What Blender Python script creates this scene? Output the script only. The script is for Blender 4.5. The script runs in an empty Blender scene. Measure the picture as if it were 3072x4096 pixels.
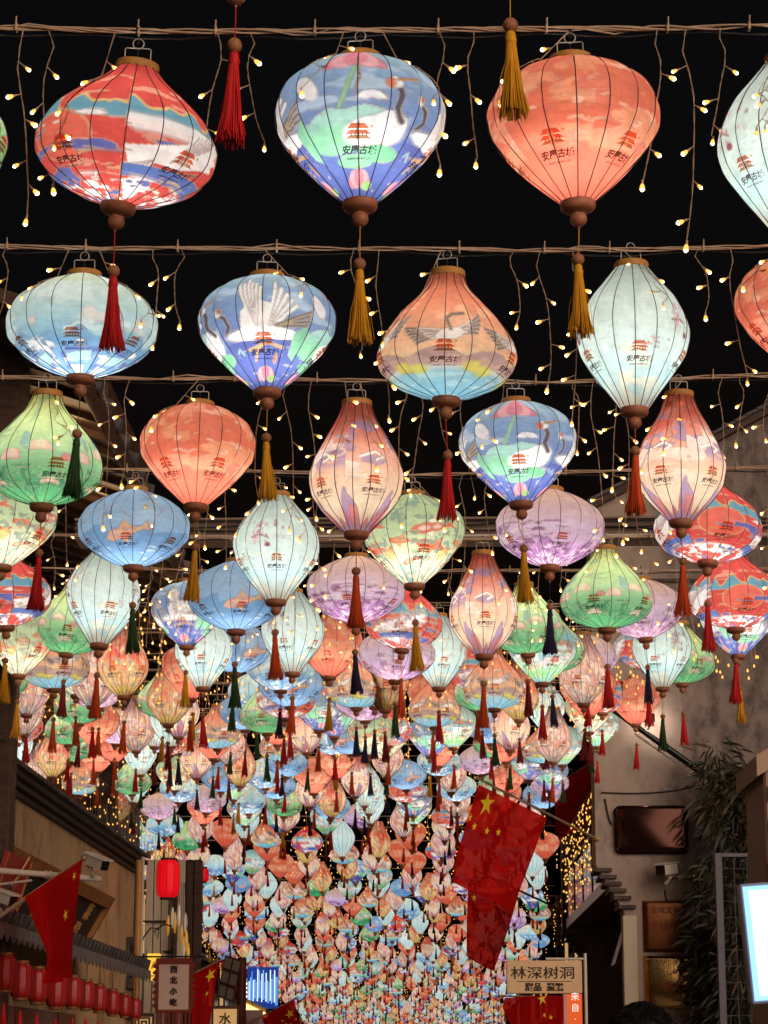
import bpy, bmesh, math, random
import numpy as np
from mathutils import Vector, Matrix, Euler

# ------------------------------------------------------------------ scene, camera, night sky, exposure
scene = bpy.context.scene
COL = scene.collection
rnd = random.Random(7)

IMG_W, IMG_H, FPX = 3072.0, 4096.0, 9500.0      # photograph size and focal length in its pixels
VPX, VPY = 1720.0, 4250.0                        # where the street's direction vanishes
CAM_Z = 1.6
PITCH = math.atan((VPY - IMG_H / 2) / FPX)
YAW = math.atan((VPX - IMG_W / 2) / FPX * math.cos(PITCH))
cam_d = bpy.data.cameras.new('camera')
cam = bpy.data.objects.new('camera', cam_d)
COL.objects.link(cam)
cam.location = (0, 0, CAM_Z)
cam.rotation_euler = (math.pi / 2 + PITCH, 0, YAW)
cam_d.sensor_fit = 'VERTICAL'
cam_d.sensor_height = 36.0
cam_d.lens = FPX / IMG_H * 36.0
cam_d.clip_start = 0.05
cam_d.clip_end = 2000
scene.camera = cam

world = bpy.data.worlds.new('World')
scene.world = world
world.use_nodes = True
wn = world.node_tree
for n in list(wn.nodes):
    wn.nodes.remove(n)
w_out = wn.nodes.new('ShaderNodeOutputWorld')
w_bg = wn.nodes.new('ShaderNodeBackground')
w_sky = wn.nodes.new('ShaderNodeTexSky')
w_sky.sky_type = 'NISHITA'
w_sky.sun_disc = False
w_sky.sun_elevation = math.radians(-3)
w_sky.sun_rotation = math.radians(200)
w_bg.inputs['Strength'].default_value = 0.05
wn.links.new(w_sky.outputs[0], w_bg.inputs[0])
wn.links.new(w_bg.outputs[0], w_out.inputs[0])

street_fill_d = bpy.data.lights.new('street_fill', 'SUN')  # added warm soft fill from behind the viewer, standing in for street light
street_fill_d.energy = 2.3
street_fill_d.angle = math.radians(50)
street_fill_d.color = (1.0, 0.80, 0.66)
street_fill = bpy.data.objects.new('street_fill', street_fill_d)
COL.objects.link(street_fill)
street_fill.rotation_euler = (math.radians(76), 0, math.radians(33))

vs = scene.view_settings
vs.view_transform = 'Standard'
vs.look = 'None'
vs.exposure = 0.0
vs.gamma = 1.0
vs.use_curve_mapping = False
cy = scene.cycles
cy.use_denoising = True
cy.use_adaptive_sampling = True
cy.adaptive_threshold = 0.025
cy.max_bounces = 5
cy.diffuse_bounces = 2
cy.glossy_bounces = 2
cy.transmission_bounces = 4
cy.transparent_max_bounces = 6
cy.sample_clamp_indirect = 2.5
cy.sample_clamp_direct = 0.0
cy.use_light_tree = True
cy.caustics_reflective = False
cy.caustics_refractive = False

# ------------------------------------------------------------------ pixel rays -> places in the street
_R = Euler((math.pi / 2 + PITCH, 0, YAW)).to_matrix()
CAM = Vector((0, 0, CAM_Z))


def ray(px, py):
    return _R @ Vector(((px - IMG_W / 2) / FPX, (IMG_H / 2 - py) / FPX, -1.0))


def at_depth(px, py, z):
    return CAM + ray(px, py) * z


def on_y(px, py, Y):
    d = ray(px, py)
    return CAM + d * (Y / d.y)


def on_x(px, py, X):
    d = ray(px, py)
    return CAM + d * (X / d.x)


def to_px(p):
    q = _R.transposed() @ (Vector(p) - CAM)
    return (IMG_W / 2 + FPX * q.x / -q.z, IMG_H / 2 - FPX * q.y / -q.z, -q.z)


# ------------------------------------------------------------------ materials
def lin(c):
    out = []
    for v in c[:3]:
        v = v / 255.0
        out.append(v / 12.92 if v <= 0.04045 else ((v + 0.055) / 1.055) ** 2.4)
    return tuple(out)


MATS = {}


def mat(name, rgb, rough=0.6, metal=0.0, noise=0.0, scale=12.0, emit=None, strength=0.0, bump=0.0, spec=0.3, stretch=(1, 1, 1), rgb2=None):
    """plain surface: sRGB base colour broken up by object-space noise; optional relief and emission"""
    if name in MATS:
        return MATS[name]
    m = bpy.data.materials.new(name)
    m.use_nodes = True
    nt = m.node_tree
    b = nt.nodes['Principled BSDF']
    b.inputs['Roughness'].default_value = rough
    b.inputs['Metallic'].default_value = metal
    b.inputs['Specular IOR Level'].default_value = spec
    c = lin(rgb) + (1,)
    b.inputs['Base Color'].default_value = c
    if noise > 0 or bump > 0 or rgb2:
        tc = nt.nodes.new('ShaderNodeTexCoord')
        mp = nt.nodes.new('ShaderNodeMapping')
        mp.inputs['Scale'].default_value = stretch
        nz = nt.nodes.new('ShaderNodeTexNoise')
        nz.inputs['Scale'].default_value = scale
        nz.inputs['Detail'].default_value = 6
        nz.inputs['Roughness'].default_value = 0.65
        nt.links.new(tc.outputs['Object'], mp.inputs[0])
        nt.links.new(mp.outputs[0], nz.inputs['Vector'])
        if noise > 0 or rgb2:
            mr = nt.nodes.new('ShaderNodeMapRange')
            mr.inputs['From Min'].default_value = 0.35
            mr.inputs['From Max'].default_value = 0.68
            nt.links.new(nz.outputs['Fac'], mr.inputs['Value'])
            mx = nt.nodes.new('ShaderNodeMix')
            mx.data_type = 'RGBA'
            mx.inputs[6].default_value = c
            c2 = lin(rgb2) if rgb2 else tuple(v * (1 - noise) for v in c[:3])
            mx.inputs[7].default_value = c2 + (1,)
            nt.links.new(mr.outputs[0], mx.inputs[0])
            nt.links.new(mx.outputs[2], b.inputs['Base Color'])
        if bump > 0:
            bp = nt.nodes.new('ShaderNodeBump')
            bp.inputs['Strength'].default_value = bump
            bp.inputs['Distance'].default_value = 0.01
            nt.links.new(nz.outputs['Fac'], bp.inputs['Height'])
            nt.links.new(bp.outputs[0], b.inputs['Normal'])
    if emit:
        b.inputs['Emission Color'].default_value = lin(emit) + (1,)
        b.inputs['Emission Strength'].default_value = strength
    MATS[name] = m
    return m


def emission(name, rgb, strength, sampling='AUTO'):
    if name in MATS:
        return MATS[name]
    m = bpy.data.materials.new(name)
    m.use_nodes = True
    nt = m.node_tree
    nt.nodes.remove(nt.nodes['Principled BSDF'])
    e = nt.nodes.new('ShaderNodeEmission')
    e.inputs[0].default_value = tuple(rgb) + (1,)
    e.inputs[1].default_value = strength
    nt.links.new(e.outputs[0], nt.nodes['Material Output'].inputs[0])
    try:
        m.cycles.emission_sampling = sampling
    except Exception:
        pass
    MATS[name] = m
    return m


def silk_material():
    """printed silk: the print is a colour attribute, the light comes through from the lamp inside"""
    m = bpy.data.materials.new('printed_silk')
    m.use_nodes = True
    nt = m.node_tree
    nt.nodes.remove(nt.nodes['Principled BSDF'])
    at = nt.nodes.new('ShaderNodeAttribute')
    at.attribute_name = 'print'
    tr = nt.nodes.new('ShaderNodeBsdfTranslucent')
    df = nt.nodes.new('ShaderNodeBsdfDiffuse')
    gl = nt.nodes.new('ShaderNodeBsdfGlossy')
    gl.inputs['Roughness'].default_value = 0.35
    mx = nt.nodes.new('ShaderNodeMixShader')
    mx.inputs[0].default_value = 0.12
    m2 = nt.nodes.new('ShaderNodeMixShader')
    m2.inputs[0].default_value = 0.03
    # weave and small creases
    tc = nt.nodes.new('ShaderNodeTexCoord')
    mp = nt.nodes.new('ShaderNodeMapping')
    mp.inputs['Scale'].default_value = (1, 1, 3.5)
    nz = nt.nodes.new('ShaderNodeTexNoise')
    nz.inputs['Scale'].default_value = 22
    nz.inputs['Detail'].default_value = 4
    bp = nt.nodes.new('ShaderNodeBump')
    bp.inputs['Strength'].default_value = 0.38
    bp.inputs['Distance'].default_value = 0.012
    nt.links.new(tc.outputs['Object'], mp.inputs[0])
    nt.links.new(mp.outputs[0], nz.inputs['Vector'])
    nt.links.new(nz.outputs['Fac'], bp.inputs['Height'])
    for s in (tr, df, gl):
        nt.links.new(bp.outputs[0], s.inputs['Normal'])
    nt.links.new(at.outputs['Color'], tr.inputs[0])
    nt.links.new(at.outputs['Color'], df.inputs[0])
    nt.links.new(tr.outputs[0], mx.inputs[1])
    nt.links.new(df.outputs[0], mx.inputs[2])
    nt.links.new(mx.outputs[0], m2.inputs[1])
    nt.links.new(gl.outputs[0], m2.inputs[2])
    nt.links.new(m2.outputs[0], nt.nodes['Material Output'].inputs[0])
    return m


def lit_silk_material():
    """far lanterns: the same print seen as a lit lamp"""
    m = bpy.data.materials.new('lit_silk_far')
    m.use_nodes = True
    nt = m.node_tree
    nt.nodes.remove(nt.nodes['Principled BSDF'])
    at = nt.nodes.new('ShaderNodeAttribute')
    at.attribute_name = 'print'
    e = nt.nodes.new('ShaderNodeEmission')
    e.inputs[1].default_value = FAR_GLOW
    nt.links.new(at.outputs['Color'], e.inputs[0])
    nt.links.new(e.outputs[0], nt.nodes['Material Output'].inputs[0])
    m.cycles.emission_sampling = 'NONE'
    return m


FAR_GLOW = 0.9
M_SILK = silk_material()
M_FAR = lit_silk_material()
M_RIB = mat('rib_dark', (52, 34, 30), 0.6)
M_WOOD = mat('turned_wood', (186, 116, 82), 0.45, noise=0.35, scale=30, stretch=(1, 1, 4), spec=0.4)
M_RING = mat('ring_wood', (205, 145, 75), 0.55, noise=0.25, scale=25)
M_BEAD = mat('bead_wood', (176, 116, 78), 0.5, noise=0.3, scale=60)
M_STEEL = mat('wire_steel', (190, 178, 165), 0.35, metal=0.6)
M_HOOK = mat('black_rubber', (26, 24, 24), 0.5)
M_WIRE = mat('string_wire', (206, 172, 142), 0.55, noise=0.2, scale=40)
M_BLACKCABLE = mat('black_cable', (40, 36, 34), 0.5)
M_BULB = emission('fairy_bulb', (1.0, 0.50, 0.10), 1.7, 'NONE')
M_BULBCORE = emission('fairy_bulb_core', (1.0, 0.80, 0.46), 9.0, 'NONE')


def ink(name, rgb):
    """print on the silk: lets some of the lamp's light through"""
    m = bpy.data.materials.new(name)
    m.use_nodes = True
    nt = m.node_tree
    nt.nodes.remove(nt.nodes['Principled BSDF'])
    tr = nt.nodes.new('ShaderNodeBsdfTransparent')
    df = nt.nodes.new('ShaderNodeBsdfDiffuse')
    mx = nt.nodes.new('ShaderNodeMixShader')
    mx.inputs[0].default_value = 0.12
    tr.inputs[0].default_value = lin(rgb) + (1,)
    df.inputs[0].default_value = lin(rgb) + (1,)
    nt.links.new(tr.outputs[0], mx.inputs[1])
    nt.links.new(df.outputs[0], mx.inputs[2])
    nt.links.new(mx.outputs[0], nt.nodes['Material Output'].inputs[0])
    return m


M_INK = ink('print_ink', (112, 94, 102))
M_INKRED = ink('print_red', (240, 134, 98))
M_INKBROWN = ink('print_brown', (206, 150, 112))
TASSELS = {
    'red': mat('thread_red', (226, 30, 30), 0.55, noise=0.35, scale=90, stretch=(1, 1, 0.1)),
    'yellow': mat('thread_yellow', (244, 172, 26), 0.55, noise=0.35, scale=90, stretch=(1, 1, 0.1)),
    'green': mat('thread_green', (44, 82, 28), 0.55, noise=0.4, scale=90, stretch=(1, 1, 0.1)),
    'orange': mat('thread_orange', (236, 88, 26), 0.55, noise=0.35, scale=90, stretch=(1, 1, 0.1)),
    'navy': mat('thread_navy', (38, 28, 66), 0.55, noise=0.3, scale=90, stretch=(1, 1, 0.1)),
    'dark red': mat('thread_dark_red', (140, 20, 24), 0.55, noise=0.35, scale=90, stretch=(1, 1, 0.1)),
}


# ------------------------------------------------------------------ mesh helpers
class MB:
    """collects shapes; build() links them as ONE mesh object"""

    def __init__(self):
        self.v, self.f, self.m, self.sm = [], [], [], []

    def add(self, verts, faces, mi=0, smooth=False):
        o = len(self.v)
        self.v.extend([tuple(p) for p in verts])
        for f in faces:
            self.f.append(tuple(i + o for i in f))
            self.m.append(mi)
            self.sm.append(smooth)
        return self

    def box(self, lo, hi, mi=0):
        (x0, y0, z0), (x1, y1, z1) = lo, hi
        v = [(x0, y0, z0), (x1, y0, z0), (x1, y1, z0), (x0, y1, z0), (x0, y0, z1), (x1, y0, z1), (x1, y1, z1), (x0, y1, z1)]
        return self.add(v, [(0, 3, 2, 1), (4, 5, 6, 7), (0, 1, 5, 4), (1, 2, 6, 5), (2, 3, 7, 6), (3, 0, 4, 7)], mi)

    def obox(self, c, half, rot, mi=0):
        """box with half sizes turned by a 3x3 matrix"""
        c = Vector(c)
        hx, hy, hz = half
        v = [c + rot @ Vector((sx * hx, sy * hy, sz * hz)) for sz in (-1, 1) for sx, sy in ((-1, -1), (1, -1), (1, 1), (-1, 1))]
        return self.add(v, [(0, 3, 2, 1), (4, 5, 6, 7), (0, 1, 5, 4), (1, 2, 6, 5), (2, 3, 7, 6), (3, 0, 4, 7)], mi)

    def bbox(self, lo, hi, b=0.006, mi=0):
        """box with chamfered edges"""
        bm = bmesh.new()
        bmesh.ops.create_cube(bm, size=1)
        s = [hi[i] - lo[i] for i in range(3)]
        for v in bm.verts:
            v.co = Vector(((v.co.x + .5) * s[0] + lo[0], (v.co.y + .5) * s[1] + lo[1], (v.co.z + .5) * s[2] + lo[2]))
        bmesh.ops.bevel(bm, geom=bm.edges[:], offset=min(b, min(s) * .45), segments=1, affect='EDGES')
        bm.verts.index_update()
        self.add([v.co for v in bm.verts], [[v.index for v in f.verts] for f in bm.faces], mi)
        bm.free()
        return self

    def tube(self, pts, r, n=6, mi=0, caps=True, smooth=True):
        pts = [Vector(p) for p in pts]
        rs = r if isinstance(r, (list, tuple)) else [r] * len(pts)
        vs_, fs = [], []
        up = Vector((0, 0, 1))
        prev = None
        for i, p in enumerate(pts):
            d = (pts[min(i + 1, len(pts) - 1)] - pts[max(i - 1, 0)])
            if d.length < 1e-9:
                d = Vector((0, 0, 1))
            d.normalize()
            if prev is None:
                a = d.cross(up)
                if a.length < 1e-3:
                    a = d.cross(Vector((1, 0, 0)))
            else:
                a = prev - d * prev.dot(d)
                if a.length < 1e-6:
                    a = d.cross(up)
            a.normalize()
            prev = a
            b = d.cross(a)
            for k in range(n):
                t = 2 * math.pi * k / n
                vs_.append(p + (a * math.cos(t) + b * math.sin(t)) * rs[i])
        for i in range(len(pts) - 1):
            for k in range(n):
                k2 = (k + 1) % n
                fs.append((i * n + k, i * n + k2, (i + 1) * n + k2, (i + 1) * n + k))
        self.add(vs_, fs, mi, smooth)
        if caps:
            self.add(vs_[:n], [tuple(range(n))[::-1]], mi)
            self.add(vs_[-n:], [tuple(range(n))], mi)
        return self

    def lathe(self, prof, n=16, c=(0, 0, 0), mi=0, smooth=True):
        c = Vector(c)
        vs_, fs = [], []
        for r, z in prof:
            for k in range(n):
                t = 2 * math.pi * k / n
                vs_.append(c + Vector((r * math.cos(t), r * math.sin(t), z)))
        for i in range(len(prof) - 1):
            for k in range(n):
                k2 = (k + 1) % n
                fs.append((i * n + k, (i + 1) * n + k, (i + 1) * n + k2, i * n + k2))
        return self.add(vs_, fs, mi, smooth)

    def ball(self, c, r, n=12, m=8, mi=0, sz=1.0):
        prof = [(max(r * math.sin(math.pi * i / m), 1e-5), r * sz * math.cos(math.pi * i / m)) for i in range(m + 1)]
        return self.lathe(prof, n, c, mi)

    def prism(self, outline, d, mi=0):
        """outline: 3-D points of one face; d: extrusion vector"""
        n = len(outline)
        a = [Vector(p) for p in outline]
        b = [p + Vector(d) for p in a]
        fs = [tuple(range(n)), tuple(range(2 * n - 1, n - 1, -1))]
        fs += [(i, i + n, (i + 1) % n + n, (i + 1) % n) for i in range(n)]
        return self.add(a + b, fs, mi)

    def mesh(self, name, mats):
        me = bpy.data.meshes.new(name)
        me.from_pydata(self.v, [], self.f)
        for m in (mats if isinstance(mats, (list, tuple)) else [mats]):
            me.materials.append(m)
        me.polygons.foreach_set('material_index', self.m)
        me.polygons.foreach_set('use_smooth', self.sm)
        me.update()
        return me

    def fix(self):
        return self

    def build(self, name, mats, parent=None):
        return obj(name, self.mesh(name, mats), parent)


def obj(name, data, parent=None):
    o = bpy.data.objects.new(name, data)
    COL.objects.link(o)
    if parent is not None:
        o.parent = parent
    return o


def tag(o, label, cat, group=None):
    o['label'] = label
    o['category'] = cat
    if group:
        o['group'] = group
    return o


def thing(name, label, cat, loc=(0, 0, 0), group=None, rotz=0.0):
    o = obj(name, None)
    o.empty_display_size = 0.05
    o.location = loc
    o.rotation_euler = (0, 0, rotz)
    return tag(o, label, cat, group)


def struct(o):
    o['kind'] = 'structure'
    return o


def inv_local(o, p):
    """world point -> local of an unparented, z-rotated empty"""
    return Matrix.Rotation(-o.rotation_euler.z, 3, 'Z') @ (Vector(p) - o.location)


_TEXT = {}


def text_mesh(body, size=1.0, shear=0.0, offset=0.0, extrude=0.0, align='CENTER', spacing=1.0):
    key = (body, size, shear, offset, extrude, align, spacing)
    if key in _TEXT:
        return _TEXT[key]
    cu = bpy.data.curves.new('lettering', 'FONT')
    cu.body = body
    cu.size = size
    cu.shear = shear
    cu.offset = offset
    cu.extrude = extrude
    cu.align_x = align
    cu.align_y = 'CENTER'
    cu.space_character = spacing
    cu.resolution_u = 2
    o = bpy.data.objects.new('lettering', cu)
    COL.objects.link(o)
    dg = bpy.context.evaluated_depsgraph_get()
    me = bpy.data.meshes.new_from_object(o.evaluated_get(dg))
    bpy.data.objects.remove(o)
    me.name = 'lettering'
    _TEXT[key] = me
    return me


def text_points(body, size, shear=0.0, offset=0.0):
    me = text_mesh(body, size, shear, offset)
    return [tuple(v.co) for v in me.vertices], [tuple(p.vertices) for p in me.polygons]

# ------------------------------------------------------------------ lantern prints (painted into a colour attribute of the silk)
def _hash(xi, yi, seed):
    h = (xi.astype(np.int64) * 374761393 + yi.astype(np.int64) * 668265263 + seed * 982451653) & 0xffffffff
    h = ((h ^ (h >> 13)) * 1274126177) & 0xffffffff
    return (h ^ (h >> 16)) / 4294967295.0


def vnoise(x, y, seed=0):
    xi, yi = np.floor(x), np.floor(y)
    fx, fy = x - xi, y - yi
    fx = fx * fx * (3 - 2 * fx)
    fy = fy * fy * (3 - 2 * fy)
    a, b = _hash(xi, yi, seed), _hash(xi + 1, yi, seed)
    c, d = _hash(xi, yi + 1, seed), _hash(xi + 1, yi + 1, seed)
    return (a * (1 - fx) + b * fx) * (1 - fy) + (c * (1 - fx) + d * fx) * fy


def fbm(x, y, seed=0, o=4):
    s, a, t = 0, 0.5, 0
    for i in range(o):
        s = s + a * vnoise(x * 2 ** i, y * 2 ** i, seed + i * 17)
        t += a
        a *= 0.5
    return s / t


def sstep(a, b, x):
    t = np.clip((x - a) / (b - a), 0, 1)
    return t * t * (3 - 2 * t)


class Print:
    def __init__(self, S, T, K):
        self.S, self.T, self.K = S, T, K
        self.c = np.zeros((len(S), 3))

    def grad(self, stops):
        ts = [s[0] for s in stops]
        for i in range(3):
            self.c[:, i] = np.interp(self.T, ts, [s[1][i] for s in stops])

    def fill(self, mask, rgb, op=1.0):
        m = (np.asarray(mask, float) * op)[:, None]
        self.c = self.c * (1 - m) + np.array(rgb, float) * m

    def ell(self, cx, cy, rx, ry, rgb, rot=0.0, op=1.0, soft=0.12, on=None):
        dx, dy = (self.S - cx) / rx, (self.T - cy) / ry
        if rot:
            # turn in a frame where one t unit is about 3 s units long
            ax, ay = (self.S - cx), (self.T - cy) * 3.0
            ca, sa = math.cos(rot), math.sin(rot)
            dx, dy = (ax * ca + ay * sa) / rx, (-ax * sa + ay * ca) / (ry * 3.0)
        m = 1 - sstep(1 - soft, 1 + soft, np.sqrt(dx * dx + dy * dy))
        if on is not None:
            m = m * on
        self.fill(m, rgb, op)
        return m

    def poly(self, pts, rgb, op=1.0, on=None):
        x, y = self.S, self.T
        inside = np.zeros(len(x), bool)
        n = len(pts)
        j = n - 1
        for i in range(n):
            xi, yi = pts[i]
            xj, yj = pts[j]
            if abs(yj - yi) > 1e-9:
                inside ^= ((yi > y) != (yj > y)) & (x < (xj - xi) * (y - yi) / (yj - yi) + xi)
            j = i
        m = inside.astype(float)
        if on is not None:
            m = m * on
        self.fill(m, rgb, op)
        return m

    def line(self, pts, w, rgb, op=1.0, on=None):
        best = np.full(len(self.S), 9.0)
        for (x0, y0), (x1, y1) in zip(pts[:-1], pts[1:]):
            ax, ay = self.S - x0, (self.T - y0) * 3.0
            bx, by = x1 - x0, (y1 - y0) * 3.0
            h = np.clip((ax * bx + ay * by) / (bx * bx + by * by + 1e-9), 0, 1)
            best = np.minimum(best, np.hypot(ax - bx * h, ay - by * h))
        m = 1 - sstep(w * 0.55, w, best)
        if on is not None:
            m = m * on
        self.fill(m, rgb, op)

    def bands(self, seed, rgb, fx, fy, lo, hi, op=1.0, on=None):
        """clouds drawn out along the cloth"""
        n = fbm(self.S * fx + self.K * 7.3, self.T * fy, seed)
        m = sstep(lo, hi, n)
        if on is not None:
            m = m * on
        self.fill(m, rgb, op)

    def lotus(self, cx, cy, w, h, rgb, rgb2, on=None):
        for a in (-1.0, 1.0, -0.55, 0.55, 0.0):
            self.ell(cx + a * w * 0.55, cy - (1 - abs(a)) * h * 0.25, w * 0.34, h * (0.62 if abs(a) < 0.9 else 0.36), rgb2 if abs(a) in (0.55,) else rgb, rot=a * 0.7, on=on, soft=0.2)

    def fan(self, root, tips, w, rgb, edge, on=None):
        """a wing: long feathers from one root, a thin line between each pair"""
        for (x, y) in tips:
            mx_, my_ = root[0] * .45 + x * .55, root[1] * .45 + y * .55
            self.line([root, (mx_, my_)], w * 1.15, rgb, on=on)
            self.line([(mx_, my_), (x, y)], w * .75, rgb, on=on)
        for (a, b), (c, d) in zip(tips[:-1], tips[1:]):
            self.line([root, ((a + c) / 2, (b + d) / 2)], w * .22, edge, op=.75, on=on)

    def koi(self, cx, cy, L, rot, rgb, rgb2):
        ca, sa = math.cos(rot), math.sin(rot)

        def P(a, b):
            return (cx + a * ca * L - b * sa * L, cy + (a * sa + b * ca) * L / 3.0)
        self.poly([P(-1, 0), P(-.7, -.26), P(-.1, -.34), P(.45, -.18), P(.75, -.06), P(1.2, -.34), P(1.05, 0), P(1.3, .26), P(.75, .07), P(.4, .2), P(-.2, .3), P(-.75, .22)], rgb)
        self.poly([P(-.1, -.3), P(.2, -.62), P(.4, -.2)], rgb2)
        self.poly([P(-.3, .25), P(-.05, .6), P(.1, .2)], rgb2)
        self.ell(*P(-.3, -.05), L * .28, L * .05, rgb2, rot=rot, op=.7)
        self.ell(*P(.25, .0), L * .22, L * .04, rgb2, rot=rot, op=.7)


def p_orange(p):
    p.grad([(0, (216, 92, 58)), (.3, (222, 86, 52)), (.6, (226, 88, 58)), (1, (230, 84, 56))])
    p.bands(3, (232, 142, 92), 1.1, 7, .50, .56, .75, on=1 - sstep(.62, .7, p.T))
    p.bands(11, (236, 160, 118), .8, 5, .55, .62, .6, on=1 - sstep(.6, .68, p.T))
    p.ell(0, .56, .9, .07, (238, 150, 116), op=.55, soft=.5)
    p.bands(5, (238, 178, 150), 2.2, 18, .68, .74, .7, on=1 - sstep(.5, .6, p.T))


def p_crane(p):
    A = (p.K % 2 == 0).astype(float)
    B = 1 - A
    p.grad([(0, (150, 190, 205)), (.12, (112, 152, 200)), (.4, (92, 126, 192)), (.6, (70, 98, 176)), (1, (50, 70, 158))])
    p.bands(21, (176, 202, 222), 1.2, 9, .54, .66, .75, on=1 - sstep(.4, .5, p.T))
    # A: standing crane among lotus
    p.lotus(-.05, .07, .62, .09, (226, 112, 132), (240, 158, 168), on=A)
    p.ell(-.82, .22, .17, .1, (228, 224, 226), rot=-.5, on=A)
    p.line([(-.04, .12), (-.25, .34), (-.5, .56)], .055, (126, 190, 136), on=A)
    p.lotus(.22, .31, .3, .05, (232, 226, 236), (246, 244, 246), on=A)
    p.poly([(-1, .5), (-.75, .42), (-.45, .385), (-.2, .4), (.1, .37), (.5, .4), (.75, .44), (.8, .6), (-1, .6)], (150, 210, 196), on=A)
    p.poly([(-1, .46), (-.4, .48), (.2, .47), (.7, .5), (.7, .6), (-1, .6)], (128, 196, 176), op=.8, on=A)
    p.ell(-.5, .61, .62, .1, (116, 200, 150), on=A)
    p.ell(.3, .56, .62, .115, (238, 238, 240), rot=-.12, on=A)
    p.ell(.55, .5, .38, .1, (240, 240, 242), rot=-.4, on=A)
    p.line([(.78, .46), (.64, .38), (.7, .28), (.62, .2)], .075, (62, 56, 78), on=A)
    p.ell(.58, .2, .13, .04, (238, 236, 236), on=A)
    p.ell(.5, .21, .08, .035, (226, 92, 48), on=A)
    p.line([(.62, .18), (.95, .15)], .035, (176, 106, 56), on=A)
    p.ell(.5, .7, .5, .06, (92, 186, 128), on=A)
    p.ell(-.1, .76, .5, .05, (104, 192, 140), on=A)
    # B: flying crane over dark water
    p.poly([(-.5, .5), (-.42, .3), (-.2, .2), (.15, .24), (.4, .33), (.4, .52)], (234, 228, 224), on=B)
    p.fan((-.1, .5), [(-.46 + .085 * k, .045 + .035 * abs(k - 2) / 2 + .01 * (k % 2)) for k in range(6)], .07, (236, 228, 222), (210, 196, 190), on=B)
    p.fan((.1, .48), [(.26 + .1 * k, .07 + .045 * k) for k in range(5)], .07, (238, 232, 226), (212, 198, 192), on=B)
    p.fan((.3, .44), [(.98 - .04 * (k % 2), .28 + .045 * k) for k in range(4)], .06, (92, 86, 92), (180, 150, 110), on=B)
    p.line([(-.9, .5), (-.75, .42), (-.8, .34), (-.95, .3)], .06, (64, 58, 76), on=B)
    p.ell(-.97, .29, .1, .035, (236, 232, 230), on=B)
    p.ell(-.9, .27, .05, .02, (222, 84, 50), on=B)
    p.ell(0, .52, .95, .07, (240, 240, 242), on=B)
    p.poly([(-1, .58), (1, .56), (1, .9), (-1, .9)], (58, 78, 166), on=B)
    p.line([(-.4, .66), (.1, .6), (.5, .64)], .05, (196, 140, 78), on=B)
    p.line([(-.1, .62), (-.3, .76)], .05, (196, 140, 78), on=B)
    p.ell(.35, .74, .06, .05, (176, 98, 56), on=B)
    p.line([(-.8, .68), (-.7, .64), (-.62, .7)], .03, (110, 200, 190), on=B)
    p.poly([(.7, .5), (1, .4), (1, .75), (.75, .7)], (108, 196, 148), on=B)
    p.lotus(0, .9, .55, .1, (222, 96, 120), (238, 142, 150))
    p.ell(.35, .93, .25, .03, (120, 190, 90))
    p.bands(25, (236, 236, 240), 4, 24, .72, .76, .5, on=sstep(.6, .65, p.T))


def p_red(p):
    A = (p.K % 2 == 0).astype(float)
    B = 1 - A
    p.grad([(0, (212, 44, 36)), (.4, (220, 48, 38)), (1, (212, 46, 42))])
    p.bands(31, (232, 168, 130), 1.5, 30, .69, .72, .7)
    # teal mountains and their gold edge
    ridge = .3 - .07 * np.abs(np.sin(p.S * 4.1 + p.K * 1.7)) - .03 * np.sin(p.S * 11)
    m = ((p.T > ridge) & (p.T < .37)).astype(float)
    p.fill(m, (70, 146, 176))
    p.fill(((np.abs(p.T - ridge) < .009)).astype(float), (214, 178, 96))
    p.ell(-.1, .5, .62, .19, (226, 178, 100), on=A, soft=.04)
    p.ell(-.1, .5, .59, .18, (226, 74, 52), on=A, soft=.04)
    p.bands(33, (72, 82, 172), .9, 12, .60, .62, 1.0, on=sstep(.42, .45, p.T) * (1 - sstep(.6, .64, p.T)))
    p.bands(38, (236, 230, 226), .8, 10, .62, .64, .95, on=sstep(.3, .34, p.T) * (1 - sstep(.42, .48, p.T)))
    # white crane
    p.poly([(-1, .56), (-.6, .53), (-.2, .48), (.2, .4), (.6, .36), (1, .35), (.8, .42), (1, .45), (.7, .5), (.85, .54), (.45, .58), (0, .66), (-.5, .66), (-.9, .7)], (238, 232, 230), on=B)
    p.fan((-.2, .62), [(.1 + .11 * k, .36 - .012 * k + .03 * (k % 2)) for k in range(8)], .06, (240, 234, 230), (196, 160, 160), on=B)
    p.fan((-.5, .64), [(-.95 + .1 * k, .7 + .012 * (k % 2)) for k in range(5)], .05, (238, 232, 230), (170, 140, 150), on=B)
    p.line([(-.9, .70), (-.5, .70), (.1, .68), (.5, .62)], .03, (54, 48, 74), on=B)
    p.poly([(-1, .7), (1, .66), (1, .78), (-1, .8)], (62, 100, 190), on=B)
    p.bands(35, (240, 236, 238), 1.6, 16, .5, .54, 1, on=sstep(.76, .8, p.T))
    p.bands(36, (70, 84, 172), 1.4, 12, .58, .6, 1, on=sstep(.7, .74, p.T))
    p.bands(37, (218, 50, 42), 2.6, 18, .56, .58, 1, on=sstep(.78, .84, p.T))
    p.bands(39, (212, 178, 110), 3, 40, .72, .74, .8, on=sstep(.55, .6, p.T))


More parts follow.
